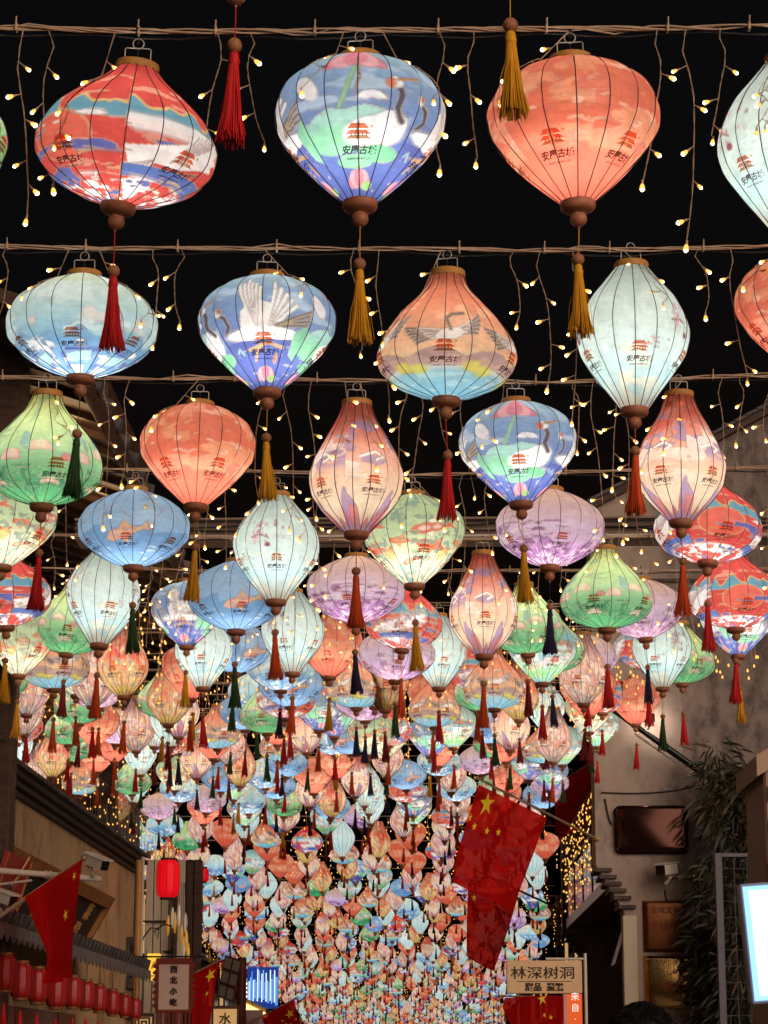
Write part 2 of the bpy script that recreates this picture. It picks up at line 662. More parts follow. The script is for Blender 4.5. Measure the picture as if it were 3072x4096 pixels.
def p_sky(p):
    p.grad([(0, (196, 210, 170)), (.12, (188, 216, 205)), (.35, (158, 205, 216)), (.55, (112, 176, 212)), (.72, (72, 128, 204)), (1, (78, 124, 212))])
    p.bands(41, (226, 206, 196), .8, 5, .55, .66, .8, on=1 - sstep(.4, .55, p.T))
    p.bands(42, (214, 232, 230), 1.1, 7, .52, .6, .7, on=1 - sstep(.5, .62, p.T))
    ridge = .6 - .1 * np.abs(np.sin(p.S * 2.4 + 1)) - .03 * np.sin(p.S * 8)
    p.fill(sstep(0, .012, p.T - ridge), (92, 152, 208), .9)
    p.bands(44, (232, 236, 242), 1.6, 12, .57, .6, .95, on=sstep(.55, .6, p.T) * (1 - sstep(.85, .9, p.T)))
    p.bands(45, (60, 96, 186), 1.2, 14, .6, .63, .9, on=sstep(.68, .72, p.T))
    p.poly([(-.4, .78), (.7, .74), (.8, .84), (-.3, .88)], (150, 208, 206), .9)
    p.fill(((p.T > .91) & (np.abs(p.S) < .5)).astype(float), (206, 222, 216), .9)


def p_sunset(p):
    p.grad([(0, (206, 84, 52)), (.2, (214, 104, 66)), (.42, (230, 150, 104)), (.6, (236, 190, 136)), (.74, (186, 206, 206)), (.78, (112, 186, 212)), (1, (88, 172, 208))])
    p.bands(51, (216, 96, 62), .9, 12, .56, .64, .8, on=1 - sstep(.45, .6, p.T))
    p.bands(52, (240, 178, 132), .8, 10, .58, .66, .6, on=1 - sstep(.4, .5, p.T))
    for k in range(2):
        ridge = .64 + k * .035 - (.075 - .02 * k) * np.abs(np.sin(p.S * (2.2 + k) + k * 2 + p.K))
        p.fill(sstep(0, .01, p.T - ridge) * (1 - sstep(.69, .73, p.T)), ((172, 132, 132), (196, 150, 140))[k])
    p.fan((.0, .46), [(-.98 + .07 * k, .405 + .026 * k) for k in range(6)], .055, (92, 78, 82), (190, 168, 156))
    p.fan((.05, .455), [(-.62 + .08 * k, .42 + .022 * k) for k in range(5)], .06, (206, 188, 178), (150, 126, 120))
    p.fan((.2, .46), [(.98 - .05 * k, .31 + .035 * k) for k in range(5)], .055, (108, 92, 96), (200, 178, 166))
    p.fan((.2, .46), [(.66 - .05 * k, .36 + .03 * k) for k in range(4)], .06, (226, 212, 202), (160, 138, 132))
    p.ell(.12, .47, .34, .05, (232, 222, 214), rot=-.2)
    p.line([(.15, .43), (.05, .35), (.18, .32), (.5, .31)], .045, (110, 78, 76))
    p.line([(.12, .53), (.1, .6)], .02, (196, 110, 70))
    p.ell(-.85, .75, .34, .05, (208, 210, 76), soft=.4)
    p.ell(.85, .72, .36, .05, (216, 206, 70), soft=.4)
    p.bands(55, (156, 210, 222), 1.2, 20, .55, .62, .8, on=sstep(.76, .8, p.T))


def p_white(p):
    p.grad([(0, (196, 220, 212)), (.3, (206, 228, 220)), (.55, (196, 224, 220)), (.75, (172, 214, 216)), (.9, (206, 222, 212)), (1, (214, 206, 190))])
    side = sstep(-.2, .1, -p.S * np.where(p.K % 2 == 0, 1, -1))
    rw = random.Random(61)
    even = (p.K % 2 == 0).astype(float)
    for k in range(46):
        cx, cy_ = rw.uniform(-1, .25), .22 + .26 * rw.betavariate(1.3, 2)
        if cx > -.3 and rw.random() < .55:
            continue
        p.ell(cx, cy_, rw.uniform(.03, .07), rw.uniform(.008, .018), rw.choice([(226, 168, 182), (232, 188, 196), (206, 110, 134)]), op=.85, soft=.4, on=even)
    for k in range(20):
        p.ell(rw.uniform(.1, 1), rw.uniform(.5, .58), .03, .007, (220, 150, 140), op=.7, soft=.4, on=1 - even)
    p.line([(-1, .36), (-.6, .34), (-.3, .38)], .018, (110, 76, 80), on=(p.K % 2 == 0).astype(float))
    p.ell(-.35, .44, .1, .022, (140, 44, 78), on=(p.K % 2 == 0).astype(float))
    p.bands(63, (232, 224, 196), .9, 6, .58, .68, .7, on=sstep(.5, .56, p.T))
    p.bands(64, (146, 202, 210), .9, 8, .6, .66, .6, on=sstep(.62, .68, p.T))


def p_lotus(p):
    p.grad([(0, (206, 204, 92)), (.18, (186, 206, 120)), (.4, (170, 212, 140)), (.58, (104, 184, 118)), (.75, (52, 148, 92)), (1, (70, 190, 104))])
    p.bands(71, (128, 168, 116), .9, 10, .6, .64, .6, on=1 - sstep(.3, .4, p.T))
    p.bands(72, (110, 164, 186), .9, 6, .62, .66, .7, on=sstep(.2, .28, p.T) * (1 - sstep(.44, .5, p.T)))
    p.lotus(-.45, .42, .42, .07, (228, 206, 170), (236, 184, 160))
    p.lotus(.75, .5, .4, .08, (226, 190, 168), (236, 160, 150))
    p.ell(.25, .5, .13, .035, (222, 110, 116))
    p.line([(.25, .53), (.2, .7)], .022, (190, 222, 150))
    n = fbm(p.S * 2.2 + p.K * 5, p.T * 9, 73, 3)
    p.fill(sstep(.5, .54, n) * sstep(.56, .6, p.T), (40, 128, 82), .8)
    ridge = np.abs(((n * 7) % 1) - .5)
    p.fill((1 - sstep(.02, .07, ridge)) * sstep(.5, .58, p.T), (150, 220, 140), .75)
    p.poly([(-.9, .9), (-.3, .8), (.4, .8), (1, .88), (.6, .97), (-.6, .97)], (64, 186, 104), .6)
    p.lotus(-.1, .745, .4, .05, (236, 206, 190), (232, 160, 140))


def p_salmon(p):
    p.grad([(0, (206, 72, 46)), (.18, (214, 96, 72)), (.38, (226, 148, 118)), (.58, (234, 190, 150)), (.8, (238, 210, 174)), (1, (232, 196, 160))])
    p.bands(81, (150, 116, 164), .8, 12, .55, .6, .85, on=sstep(.1, .16, p.T) * (1 - sstep(.42, .5, p.T)))
    p.bands(82, (222, 74, 54), .9, 14, .58, .62, .9, on=1 - sstep(.3, .38, p.T))
    p.bands(83, (238, 210, 190), .9, 11, .58, .63, .8, on=sstep(.2, .3, p.T) * (1 - sstep(.6, .7, p.T)))
    p.line([(-.5, .4), (.1, .36), (.4, .39), (.1, .42)], .045, (240, 226, 214))
    side = np.abs(p.S)
    ridge = .92 - .26 * sstep(.35, .95, side) - .04 * np.sin(p.S * 9)
    m = sstep(0, .015, p.T - ridge)
    p.fill(m, (168, 132, 176))
    p.fill(m * sstep(.5, .58, fbm(p.S * 5, p.T * 12, 84)), (220, 112, 100), .9)
    p.fill(m * sstep(.58, .62, fbm(p.S * 4, p.T * 14, 86)), (214, 90, 120), .8)


def p_koiblue(p):
    p.grad([(0, (118, 156, 192)), (.3, (132, 172, 208)), (.6, (104, 156, 206)), (1, (92, 150, 216))])
    p.poly([(-1, .5), (1, .36), (1, .8), (-1, .78)], (84, 138, 196), .8)
    on = p.K % 2 == 0
    q = Print(p.S, p.T, p.K)
    q.c = p.c.copy()
    q.koi(-.05, .5, .85, -.32, (228, 152, 132), (236, 176, 158))
    body = np.abs(q.c - p.c).sum(1) > 30
    sc = np.abs(((p.S * 9 + p.T * 8) % 1) - .5) + np.abs(((p.S * 9 - p.T * 26) % 1) - .5)
    q.fill(body * (sc < .28) * (p.S > -.45), (196, 112, 92), .8)
    q.fill(body * (fbm(p.S * 6, p.T * 18, 91) > .62), (222, 168, 90), .8)
    p.c = np.where(on[:, None], q.c, p.c)
    p.line([(-1, .3), (-.4, .12), (.2, .3), (1, .1)], .014, (206, 224, 236))
    p.bands(92, (188, 212, 230), 1.4, 26, .66, .68, .7, on=sstep(.6, .66, p.T))


def p_purple(p):
    p.grad([(0, (206, 158, 128)), (.15, (206, 164, 164)), (.4, (206, 176, 208)), (.6, (200, 162, 206)), (.8, (172, 108, 186)), (1, (206, 172, 202))])
    n = fbm(p.S * 2.6 + p.K * 4, p.T * 26, 101)
    reg = sstep(.46, .58, fbm(p.S * 1.3 + p.K * 5, p.T * 4, 102, 2))
    p.fill(sstep(.54, .58, n) * reg * sstep(.3, .36, p.T), (130, 64, 128), .9)
    hill = .66 - .07 * np.sin(p.S * 3.1 + p.K) - .04 * np.sin(p.S * 7.3)
    m = sstep(0, .01, p.T - hill)
    p.fill(m, (158, 92, 174))
    p.fill(m * sstep(.5, .55, fbm(p.S * 5 + p.K, p.T * 26, 103)), (112, 48, 128), .85)
    p.fill(m * sstep(.56, .6, fbm(p.S * 4 + p.K, p.T * 20, 104)), (224, 192, 214), .8)
    p.bands(105, (230, 212, 224), .8, 14, .62, .68, .7, on=sstep(.25, .3, p.T) * (1 - sstep(.6, .65, p.T)))


def p_koigreen(p):
    p.grad([(0, (160, 190, 130)), (.35, (182, 208, 152)), (.6, (212, 214, 166)), (.85, (226, 206, 158)), (1, (206, 196, 160))])
    o = np.where(p.K % 2 == 0, 1.0, -1.0)
    p.koi(.15, .3, .62, -.25, (226, 92, 58), (240, 222, 206))
    p.koi(.3, .52, .6, .22, (218, 78, 48), (232, 128, 84))
    p.koi(-.7, .45, .4, .1, (222, 92, 52), (236, 150, 90))
    p.koi(-.5, .72, .36, -.3, (224, 96, 56), (240, 190, 150))
    n = fbm(p.S * 6 + p.K * 3, p.T * 17, 111, 2)
    p.fill(sstep(.66, .7, n), (112, 148, 132), .85)
    p.fill(sstep(.6, .64, fbm(p.S * 3 + p.K, p.T * 12, 112)) * sstep(.74, .8, p.T), (96, 160, 160), .9)
    p.poly([(.55, .6), (.85, .52), (.98, .6), (.75, .7)], (232, 176, 80), .85)
    p.fill((vnoise(p.S * 40, p.T * 110, 113) > .96), (236, 240, 220), .6)


def p_flame(p):
    p.grad([(0, (222, 120, 70)), (.3, (230, 132, 76)), (.6, (236, 164, 92)), (.8, (232, 180, 96)), (1, (206, 160, 60))])
    n = fbm(p.S * 3 + p.K * 4, p.T * 3, 121)
    p.fill(sstep(.5, .58, n) * (1 - sstep(.4, .6, p.T)), (206, 44, 38), .9)
    p.fill(sstep(.55, .6, fbm(p.S * 5 + p.K * 3, p.T * 7, 122)), (222, 84, 52), .85)
    p.fill(sstep(.58, .64, fbm(p.S * 4 + p.K, p.T * 12, 123)), (238, 206, 150), .85)
    p.fill(sstep(.62, .66, fbm(p.S * 6 + p.K, p.T * 16, 124)), (126, 140, 120), .7)
    p.fill(sstep(.84, .88, p.T) * sstep(.4, .55, fbm(p.S * 9, p.T * 10, 125)), (226, 186, 54), .9)


def p_multi(p):
    p.grad([(0, (130, 160, 150)), (.2, (168, 204, 190)), (.4, (210, 224, 206)), (.55, (188, 220, 200)), (.72, (150, 204, 140)), (.85, (96, 176, 96)), (1, (150, 206, 196))])
    p.bands(131, (216, 118, 84), .8, 9, .54, .58, .95, on=sstep(.18, .22, p.T) * (1 - sstep(.4, .44, p.T)))
    p.bands(132, (236, 226, 222), 1.0, 10, .56, .6, .9, on=sstep(.4, .45, p.T) * (1 - sstep(.66, .7, p.T)))
    p.bands(133, (226, 170, 178), 1.3, 12, .6, .64, .9, on=sstep(.4, .5, p.T) * (1 - sstep(.75, .8, p.T)))
    p.bands(134, (196, 84, 60), 3, 20, .68, .7, .9, on=sstep(.55, .6, p.T))
    p.bands(135, (110, 180, 200), .9, 8, .62, .65, .8)


def p_blossom(p):
    p.grad([(0, (226, 168, 140)), (.3, (232, 176, 150)), (.6, (236, 200, 166)), (.85, (228, 196, 160)), (1, (196, 186, 176))])
    p.fill(sstep(.54, .6, fbm(p.S * 4 + p.K, p.T * 10, 141)), (222, 108, 84), .8)
    p.fill(sstep(.6, .64, fbm(p.S * 5 + p.K, p.T * 14, 142)), (236, 216, 196), .9)
    p.fill(sstep(.6, .64, fbm(p.S * 5 + p.K, p.T * 14, 143)) * sstep(.7, .76, p.T), (86, 130, 176), .9)
    p.bands(144, (206, 140, 150), .8, 12, .6, .64, .7)


SHAPES = {   # width, height, (t, radius share) from the top ring to the bottom cap
    'balloon': (.40, .35, [(0, .24), (.05, .48), (.13, .74), (.24, .93), (.36, 1.0), (.48, .98), (.62, .85), (.76, .64), (.88, .43), (1, .20)]),
    'flat': (.44, .30, [(0, .22), (.07, .44), (.18, .72), (.32, .93), (.46, 1.0), (.60, .98), (.73, .86), (.86, .62), (.94, .41), (1, .19)]),
    'onion': (.405, .365, [(0, .24), (.1, .31), (.24, .52), (.42, .81), (.56, .96), (.67, 1.0), (.78, .95), (.88, .76), (.95, .49), (1, .21)]),
    'squat': (.42, .33, [(0, .23), (.1, .37), (.25, .66), (.42, .91), (.56, 1.0), (.68, .98), (.80, .86), (.91, .58), (1, .20)]),
    'slim': (.335, .43, [(0, .29), (.1, .49), (.26, .81), (.4, .97), (.47, 1.0), (.6, .94), (.76, .70), (.9, .43), (1, .25)]),
    'drop': (.31, .44, [(0, .31), (.1, .41), (.28, .68), (.46, .93), (.58, 1.0), (.69, .96), (.82, .75), (.93, .46), (1, .27)]),
}
KINDS = {   # print, shape, repeats round, looks
    'orange': (p_orange, 'balloon', 5, 'orange balloon-shaped'),
    'crane': (p_crane, 'balloon', 4, 'blue crane-painted balloon-shaped'),
    'red': (p_red, 'squat', 4, 'red blue-clouded rounded'),
    'sky': (p_sky, 'flat', 6, 'pale blue cloud-painted flattened'),
    'sunset': (p_sunset, 'onion', 5, 'sunset-orange onion-shaped'),
    'white': (p_white, 'slim', 5, 'pale mint slender'),
    'lotus': (p_lotus, 'onion', 5, 'green lotus-painted onion-shaped'),
    'salmon': (p_salmon, 'drop', 5, 'salmon drop-shaped'),
    'koiblue': (p_koiblue, 'flat', 6, 'light blue carp-painted flattened'),
    'purple': (p_purple, 'flat', 5, 'lilac purple flattened'),
    'koigreen': (p_koigreen, 'balloon', 4, 'pale green carp-painted'),
    'flame': (p_flame, 'drop', 5, 'flame-patterned drop-shaped'),
    'multi': (p_multi, 'balloon', 5, 'pastel green balloon-shaped'),
    'blossom': (p_blossom, 'drop', 5, 'peach drop-shaped'),
}
N_RIBS = 16


def cubic(pts, t):
    """smooth curve through (t, value) points (limited tangents)"""
    x = np.array([p[0] for p in pts]); y = np.array([p[1] for p in pts])
    d = np.diff(y) / np.diff(x)
    m = np.concatenate([[d[0]], [(2 * a * b / (a + b) if a * b > 0 else 0) for a, b in zip(d[:-1], d[1:])], [d[-1]]])
    i = np.clip(np.searchsorted(x, t) - 1, 0, len(x) - 2)
    h = x[i + 1] - x[i]
    u = (t - x[i]) / h
    return ((2 * u ** 3 - 3 * u ** 2 + 1) * y[i] + (u ** 3 - 2 * u ** 2 + u) * h * m[i] + (-2 * u ** 3 + 3 * u ** 2) * y[i + 1] + (u ** 3 - u ** 2) * h * m[i + 1])


class Shape:
    def __init__(self, key):
        self.W, self.H, self.pts = SHAPES[key]
        t = np.linspace(0, 1, 400)
        r = cubic(self.pts, t) * self.W / 2
        z = self.H * (.5 - t)
        self.len = np.concatenate([[0], np.cumsum(np.hypot(np.diff(r), np.diff(z)))])
        self.tt, self.rr, self.zz = t, r, z
        self.L = self.len[-1]
        # how far down the lantern a spot of its front looks from below
        e = math.radians(21)
        y = z * math.cos(e) + r * math.sin(e)
        i = int(np.argmax(y))
        f = (y[i] - y) / (y[i] - y[-1])
        f[:i] = -.02 * np.arange(i, 0, -1) / max(i, 1)
        self.ff = np.clip(f, 0, 1)

    def rz(self, u):
        """u: share of the way along the cloth from top to bottom"""
        s = np.asarray(u) * self.L
        return np.interp(s, self.len, self.rr), np.interp(s, self.len, self.zz), np.interp(s, self.len, self.tt)

    def point(self, th, u, off=0.0):
        r, z, _ = self.rz(u)
        seg = 2 * math.pi / N_RIBS
        a = (th % seg) - seg / 2
        r = (r + off) * (math.cos(seg / 2) / math.cos(a)) ** .8
        return (float(r * math.cos(th)), float(r * math.sin(th)), float(z))


SH = {k: Shape(k) for k in SHAPES}


def srgb_lin(c):
    c = np.clip(c / 255.0, 0, 1)
    return np.where(c <= .04045, c / 12.92, ((c + .055) / 1.055) ** 2.4)


def paint(kind, th, t, seam=True, pale=.16):
    fn, _, n, _ = KINDS[kind]
    a = (th / (2 * math.pi) * n)
    K = np.floor(a + 1e-6)
    S = 2 * (a - K) - 1
    sh = SH[KINDS[kind][1]]
    t = np.interp(t, sh.tt, sh.ff)
    p = Print(S, t, K)
    fn(p)
    if seam:
        # the wavering dark seam where the cloth meets, on one rib
        w = .06 * (vnoise(t * 16, t * 0 + 3, 9) - .5)
        d = np.abs(((th - 2 * math.pi / N_RIBS * 2 + np.pi) % (2 * np.pi)) - np.pi - w)
        m = (1 - sstep(.007, .015, d)) * sstep(.5, .62, vnoise(t * 9, t * 0, 5) + .25 * sstep(.5, .9, t))
        p.fill(m, (48, 26, 30), .8)
    # a little wear of the print
    g = fbm(th * 6, t * 14, 77, 3)
    lum = p.c @ np.array([.3, .5, .2])
    p.c = p.c * .86 + lum[:, None] * .14
    p.c = np.minimum(p.c * (1 - pale) + np.array([234, 226, 218]) * pale, 234)
    p.c = p.c * (0.94 + .12 * g)[:, None]
    return srgb_lin(p.c)


def shade_arrays(kind, nt_, nv):
    sh = SH[KINDS[kind][1]]
    th = np.arange(nt_) * 2 * math.pi / nt_
    u = np.linspace(0, 1, nv + 1)
    r, z, t = sh.rz(u)
    TH, T = np.meshgrid(th, t)
    Rr = np.repeat(r[:, None], nt_, 1)
    seg = 2 * math.pi / N_RIBS
    a = (TH % seg) - seg / 2
    Rr = Rr * (math.cos(seg / 2) / np.cos(a)) ** .8
    if nt_ > 60:
        # gathers near both ends
        pull = (np.exp(-T * 14) + np.exp(-(1 - T) * 12))
        Rr = Rr * (1 + .012 * pull * np.sin(TH * 40 + 3 * np.sin(TH * 3)))
        Rr = Rr + .0011 * np.sin(TH * 23 + T * 9) * np.sin(T * math.pi) + .005 * (vnoise(TH * 4, T * 9, 71) - .5) * np.sin(T * math.pi)
    V = np.stack([Rr * np.cos(TH), Rr * np.sin(TH), np.repeat(z[:, None], nt_, 1)], -1).reshape(-1, 3)
    i, k = np.meshgrid(np.arange(nv), np.arange(nt_), indexing='ij')
    k2 = (k + 1) % nt_
    F = np.stack([i * nt_ + k, (i + 1) * nt_ + k, (i + 1) * nt_ + k2, i * nt_ + k2], -1).reshape(-1, 4)
    C = paint(kind, TH.reshape(-1), T.reshape(-1), seam=nt_ > 60, pale=.16 if nt_ > 60 else .02)
    if nt_ > 100:
        G = C.reshape(nv + 1, nt_, 3)
        # the print's fine outlines: pale gold lines where two colours meet, and brushed streaks
        ex = np.abs(np.roll(G, -1, 1) - G).sum(2)
        ey = np.zeros_like(ex)
        ey[:-1] = np.abs(G[1:] - G[:-1]).sum(2)
        e = np.clip((np.maximum(ex, ey) - .10) / .35, 0, 1) * (.45 + .5 * vnoise(TH * 9, T * 20, 55))
        lum = G.mean(2, keepdims=True)
        linec = np.where(lum > .34, np.array([.20, .12, .09]), np.array([.72, .52, .30]))
        G = G * (1 - .62 * e[..., None]) + linec * .62 * e[..., None]
        st = vnoise(TH * 7, T * 70 + 3 * vnoise(TH * 3, T * 4, 5), 56) - .5
        st2 = vnoise(TH * 24, T * 30, 57) - .5
        G = G * (1 + .13 * st + .10 * st2)[..., None]
        C = np.clip(G, 0, 1).reshape(-1, 3)
    return V, F, C


def quad_mesh(name, V, F, C, m, smooth=True):
    me = bpy.data.meshes.new(name)
    me.vertices.add(len(V))
    me.vertices.foreach_set('co', V.astype(np.float32).ravel())
    me.loops.add(F.size)
    me.loops.foreach_set('vertex_index', F.astype(np.int32).ravel())
    me.polygons.add(len(F))
    me.polygons.foreach_set('loop_start', np.arange(0, F.size, F.shape[1], dtype=np.int32))
    me.polygons.foreach_set('use_smooth', np.full(len(F), smooth))
    me.update(calc_edges=True)
    if C is not None:
        at = me.color_attributes.new('print', 'FLOAT_COLOR', 'POINT')
        at.data.foreach_set('color', np.concatenate([C, np.ones((len(C), 1))], 1).astype(np.float32).ravel())
    me.materials.append(m)
    me.validate()
    return me


CACHE = {}


def cached(key, fn):
    if key not in CACHE:
        CACHE[key] = fn()
    return CACHE[key]


LOD_N = {0: (400, 190), 1: (112, 52), 2: (32, 14)}


def shade_mesh(kind, lod):
    V, F, C = shade_arrays(kind, *LOD_N[lod])
    return quad_mesh('shade', V, F, C, M_SILK if lod < 2 else M_FAR)


def ribs_mesh(shape, lod):
    sh = SH[shape]
    mb = MB()
    n = {0: 30, 1: 14, 2: 8}[lod]
    for k in range(N_RIBS):
        th = 2 * math.pi * k / N_RIBS
        pts = [sh.point(th, i / n, .0012) for i in range(n + 1)]
        mb.tube(pts, {0: .0013, 1: .0016, 2: .002}[lod], 4 if lod == 0 else 3, caps=False)
    return mb.mesh('rib_frame', M_RIB)


def logo_mesh(kind, joined):
    _, shape, n, _ = KINDS[kind]
    sh = SH[shape]
    mb = MB()
    sc = {'balloon': .92, 'flat': .80, 'onion': .84, 'squat': .86, 'slim': .76, 'drop': .72}[shape]
    parts = []
    v, f = text_points('安慶古城', .026 * sc, .25, .0007 * sc)
    parts.append((v, f, 0, -.034 * sc))
    v, f = text_points('ANQING ANCIENT CITY', .0072 * sc, .1, .0002)
    parts.append((v, f, 0, -.056 * sc))
    # pagoda emblem: three sweeping roofs
    for (w, y, h, mi) in ((.060, .028, .012, 1), (.074, .013, .009, 1), (.078, .0, .008, 2)):
        w *= sc * .5
        y *= sc
        h *= sc
        q = [(-w, y - h * .35), (-w * .82, y - h * .1), (-w * .55, y + h * .8), (w * .55, y + h * .8), (w * .82, y - h * .1), (w, y - h * .35), (w * .7, y - h * .3), (-w * .7, y - h * .3)]
        parts.append(([(a, b, 0) for a, b in q], [(0, 1, 7), (1, 2, 3, 4), (1, 4, 6, 7), (4, 5, 6)], mi, 0))
    for k in range(5):
        x = (-.02 + .01 * k) * sc
        parts.append(([(x, .004 * sc, 0), (x + .003 * sc, .004 * sc, 0), (x + .003 * sc, .012 * sc, 0), (x, .012 * sc, 0)], [(0, 1, 2, 3)], 2, 0))
    for k in range(8):
        pass
    sun = [(.034 * sc + .0045 * sc * math.cos(a), .03 * sc + .0045 * sc * math.sin(a), 0) for a in [i * math.pi / 4 for i in range(8)]]
    parts.append((sun, [tuple(range(8))], 3, 0))
    u0 = float(np.interp(.60, sh.ff, sh.len / sh.L))
    for jj in (range(n) if joined else (0,)):
        thc = 2 * math.pi * (jj + .5) / n
        for v, f, mi, dy in parts:
            out = []
            for (x, y, _) in v:
                u = u0 - (y + dy) / sh.L
                r, zz, _ = sh.rz(u)
                th = thc + x / (.35 * max(float(r), .03) + .65 * sh.W / 2 * .82)
                if joined:
                    out.append(sh.point(th, u, .0022))
                else:
                    r = float(r) + .0012
                    out.append((r * math.cos(th), r * math.sin(th), float(zz)))
            mb.add(out, f, mi)
    if 'print_sun' not in MATS:
        MATS['print_sun'] = ink('print_sun', (250, 214, 170))
    return mb.mesh('printed_emblem', [M_INK, M_INKRED, M_INKBROWN, MATS['print_sun']])


def cap_mesh(lod):
    n = (24, 12, 6)[lod]
    mb = MB()
    if lod == 2:
        mb.lathe([(.035, .004), (.041, -.008), (.040, -.026), (.022, -.036), (.021, -.055), (.001, -.074)], n)
    else:
        mb.lathe([(.034, .006), (.0385, .004), (.0405, .0), (.0410, -.007), (.0410, -.013), (.0385, -.019), (.034, -.023), (.026, -.026), (.018, -.028), (.016, -.030)], n)
    return mb.mesh('bottom_cap', M_WOOD)


def finial_mesh(lod):
    mb = MB()
    mb.ball((0, 0, -.042), .0200, (18, 8)[lod], (12, 6)[lod])
    mb.tube([(0, 0, -.061), (0, 0, -.067)], .003, 5)
    return mb.mesh('finial', M_WOOD)


def ring_mesh(r):
    mb = MB()
    mb.lathe([(r - .004, -.006), (r + .001, -.006), (r + .003, -.002), (r + .003, .013), (r + .001, .016), (r - .004, .016), (r - .005, .012), (r - .004, -.006)], 28)
    return mb.mesh('top_ring', M_RING)


def hanger_mesh():
    mb = MB()
    w, h = .030, .052
    mb.tube([(-w - .012, 0, 0), (-w, 0, h * .3), (-w, 0, h), (-w + .004, 0, h + .003), (w - .004, 0, h + .003), (w, 0, h), (w, 0, h * .3), (w + .012, 0, 0)], .0016, 5)
    mb.tube([(0, 0, h), (0, 0, -.12)], .0018, 4, 1)           # lamp cable down to the bulb holder
    c = [(.013 * math.sin(a), 0, h + .014 + .013 * math.cos(a)) for a in [i * 2 * math.pi / 14 for i in range(15)]]
    mb.tube(c, .0015, 5)
    return mb.mesh('hanger_wire', [M_STEEL, M_HOOK])


def hook_mesh():
    """black hook and tie that reach up to the cable (1 m tall, scaled to length)"""
    mb = MB()
    mb.tube([(0, 0, 0), (.004, 0, .3), (-.003, .002, .6), (0, 0, 1.0)], [.003, .0025, .0028, .004], 5)
    return mb.mesh('hook', M_HOOK)


def bead_mesh(lod):
    mb = MB()
    mb.ball((0, 0, 0), .0148, (16, 8, 6)[lod], (10, 6, 4)[lod])
    return mb.mesh('bead', M_BEAD)


def cord_mesh(colour):
    mb = MB()
    mb.tube([(0, 0, 0), (.0005, 0, -.5), (0, 0, -1)], .0013, 4)
    return mb.mesh('tassel_cord', TASSELS[colour])


def tassel_mesh(colour, lod, var):
    rr = random.Random(100 + var)
    mb = MB()
    if lod == 2:
        mb.lathe([(.006, 0), (.010, -.02), (.013, -.07), (.021, -.168), (.001, -.166)], 6)
        return mb.mesh('tassel', TASSELS[colour])
    mb.lathe([(.006, .0), (.0095, -.004), (.0098, -.018), (.0088, -.024), (.011, -.05), (.014, -.1), (.019, -.155), (.001, -.15)], 12, smooth=True)
    ns = 110 if lod == 0 else 30
    for k in range(ns):
        a = 2 * math.pi * (k + rr.random()) / ns
        q = math.sqrt(rr.uniform(.25, 1)) if k % 3 else 1.0
        r0, r1 = .0085 * q, (.027 + rr.uniform(-.003, .004)) * q
        e = -.170 + rr.uniform(-.012, .008)
        a1 = a + rr.uniform(-.12, .12)
        pts = [(r0 * math.cos(a), r0 * math.sin(a), -.022), (.013 * q * math.cos(a1), .013 * q * math.sin(a1), -.07), (.0185 * q * math.cos(a1), .0185 * q * math.sin(a1), -.12), (r1 * math.cos(a1), r1 * math.sin(a1), e)]
        if lod == 1:
            pts = [pts[0], pts[2], pts[3]]
        mb.tube(pts, (.0013 if lod == 0 else .0022), 3, caps=False)
    if lod == 0:
        for k in range(4):   # a few stray threads
            a = rr.uniform(0, 6.28)
            mb.tube([(.008 * math.cos(a), .008 * math.sin(a), -.05), (.024 * math.cos(a), .024 * math.sin(a), -.1), (.034 * math.cos(a), .03 * math.sin(a), -.165 - .02 * rr.random())], .0008, 3, caps=False)
    # binding band
    mb.lathe([(.0102, -.012), (.0112, -.016), (.0112, -.021), (.0100, -.025)], 12)
    return mb.mesh('tassel', TASSELS[colour])


def bulb_light(power):
    def mk():
        L = bpy.data.lights.new('lamp_bulb', 'POINT')
        L.energy = power
        L.shadow_soft_size = .02
        L.color = (1.0, .97, .92)
        return L
    return cached(('bulb', round(power, 2)), mk)


LAMP_W = 1.55
LANTERNS = []


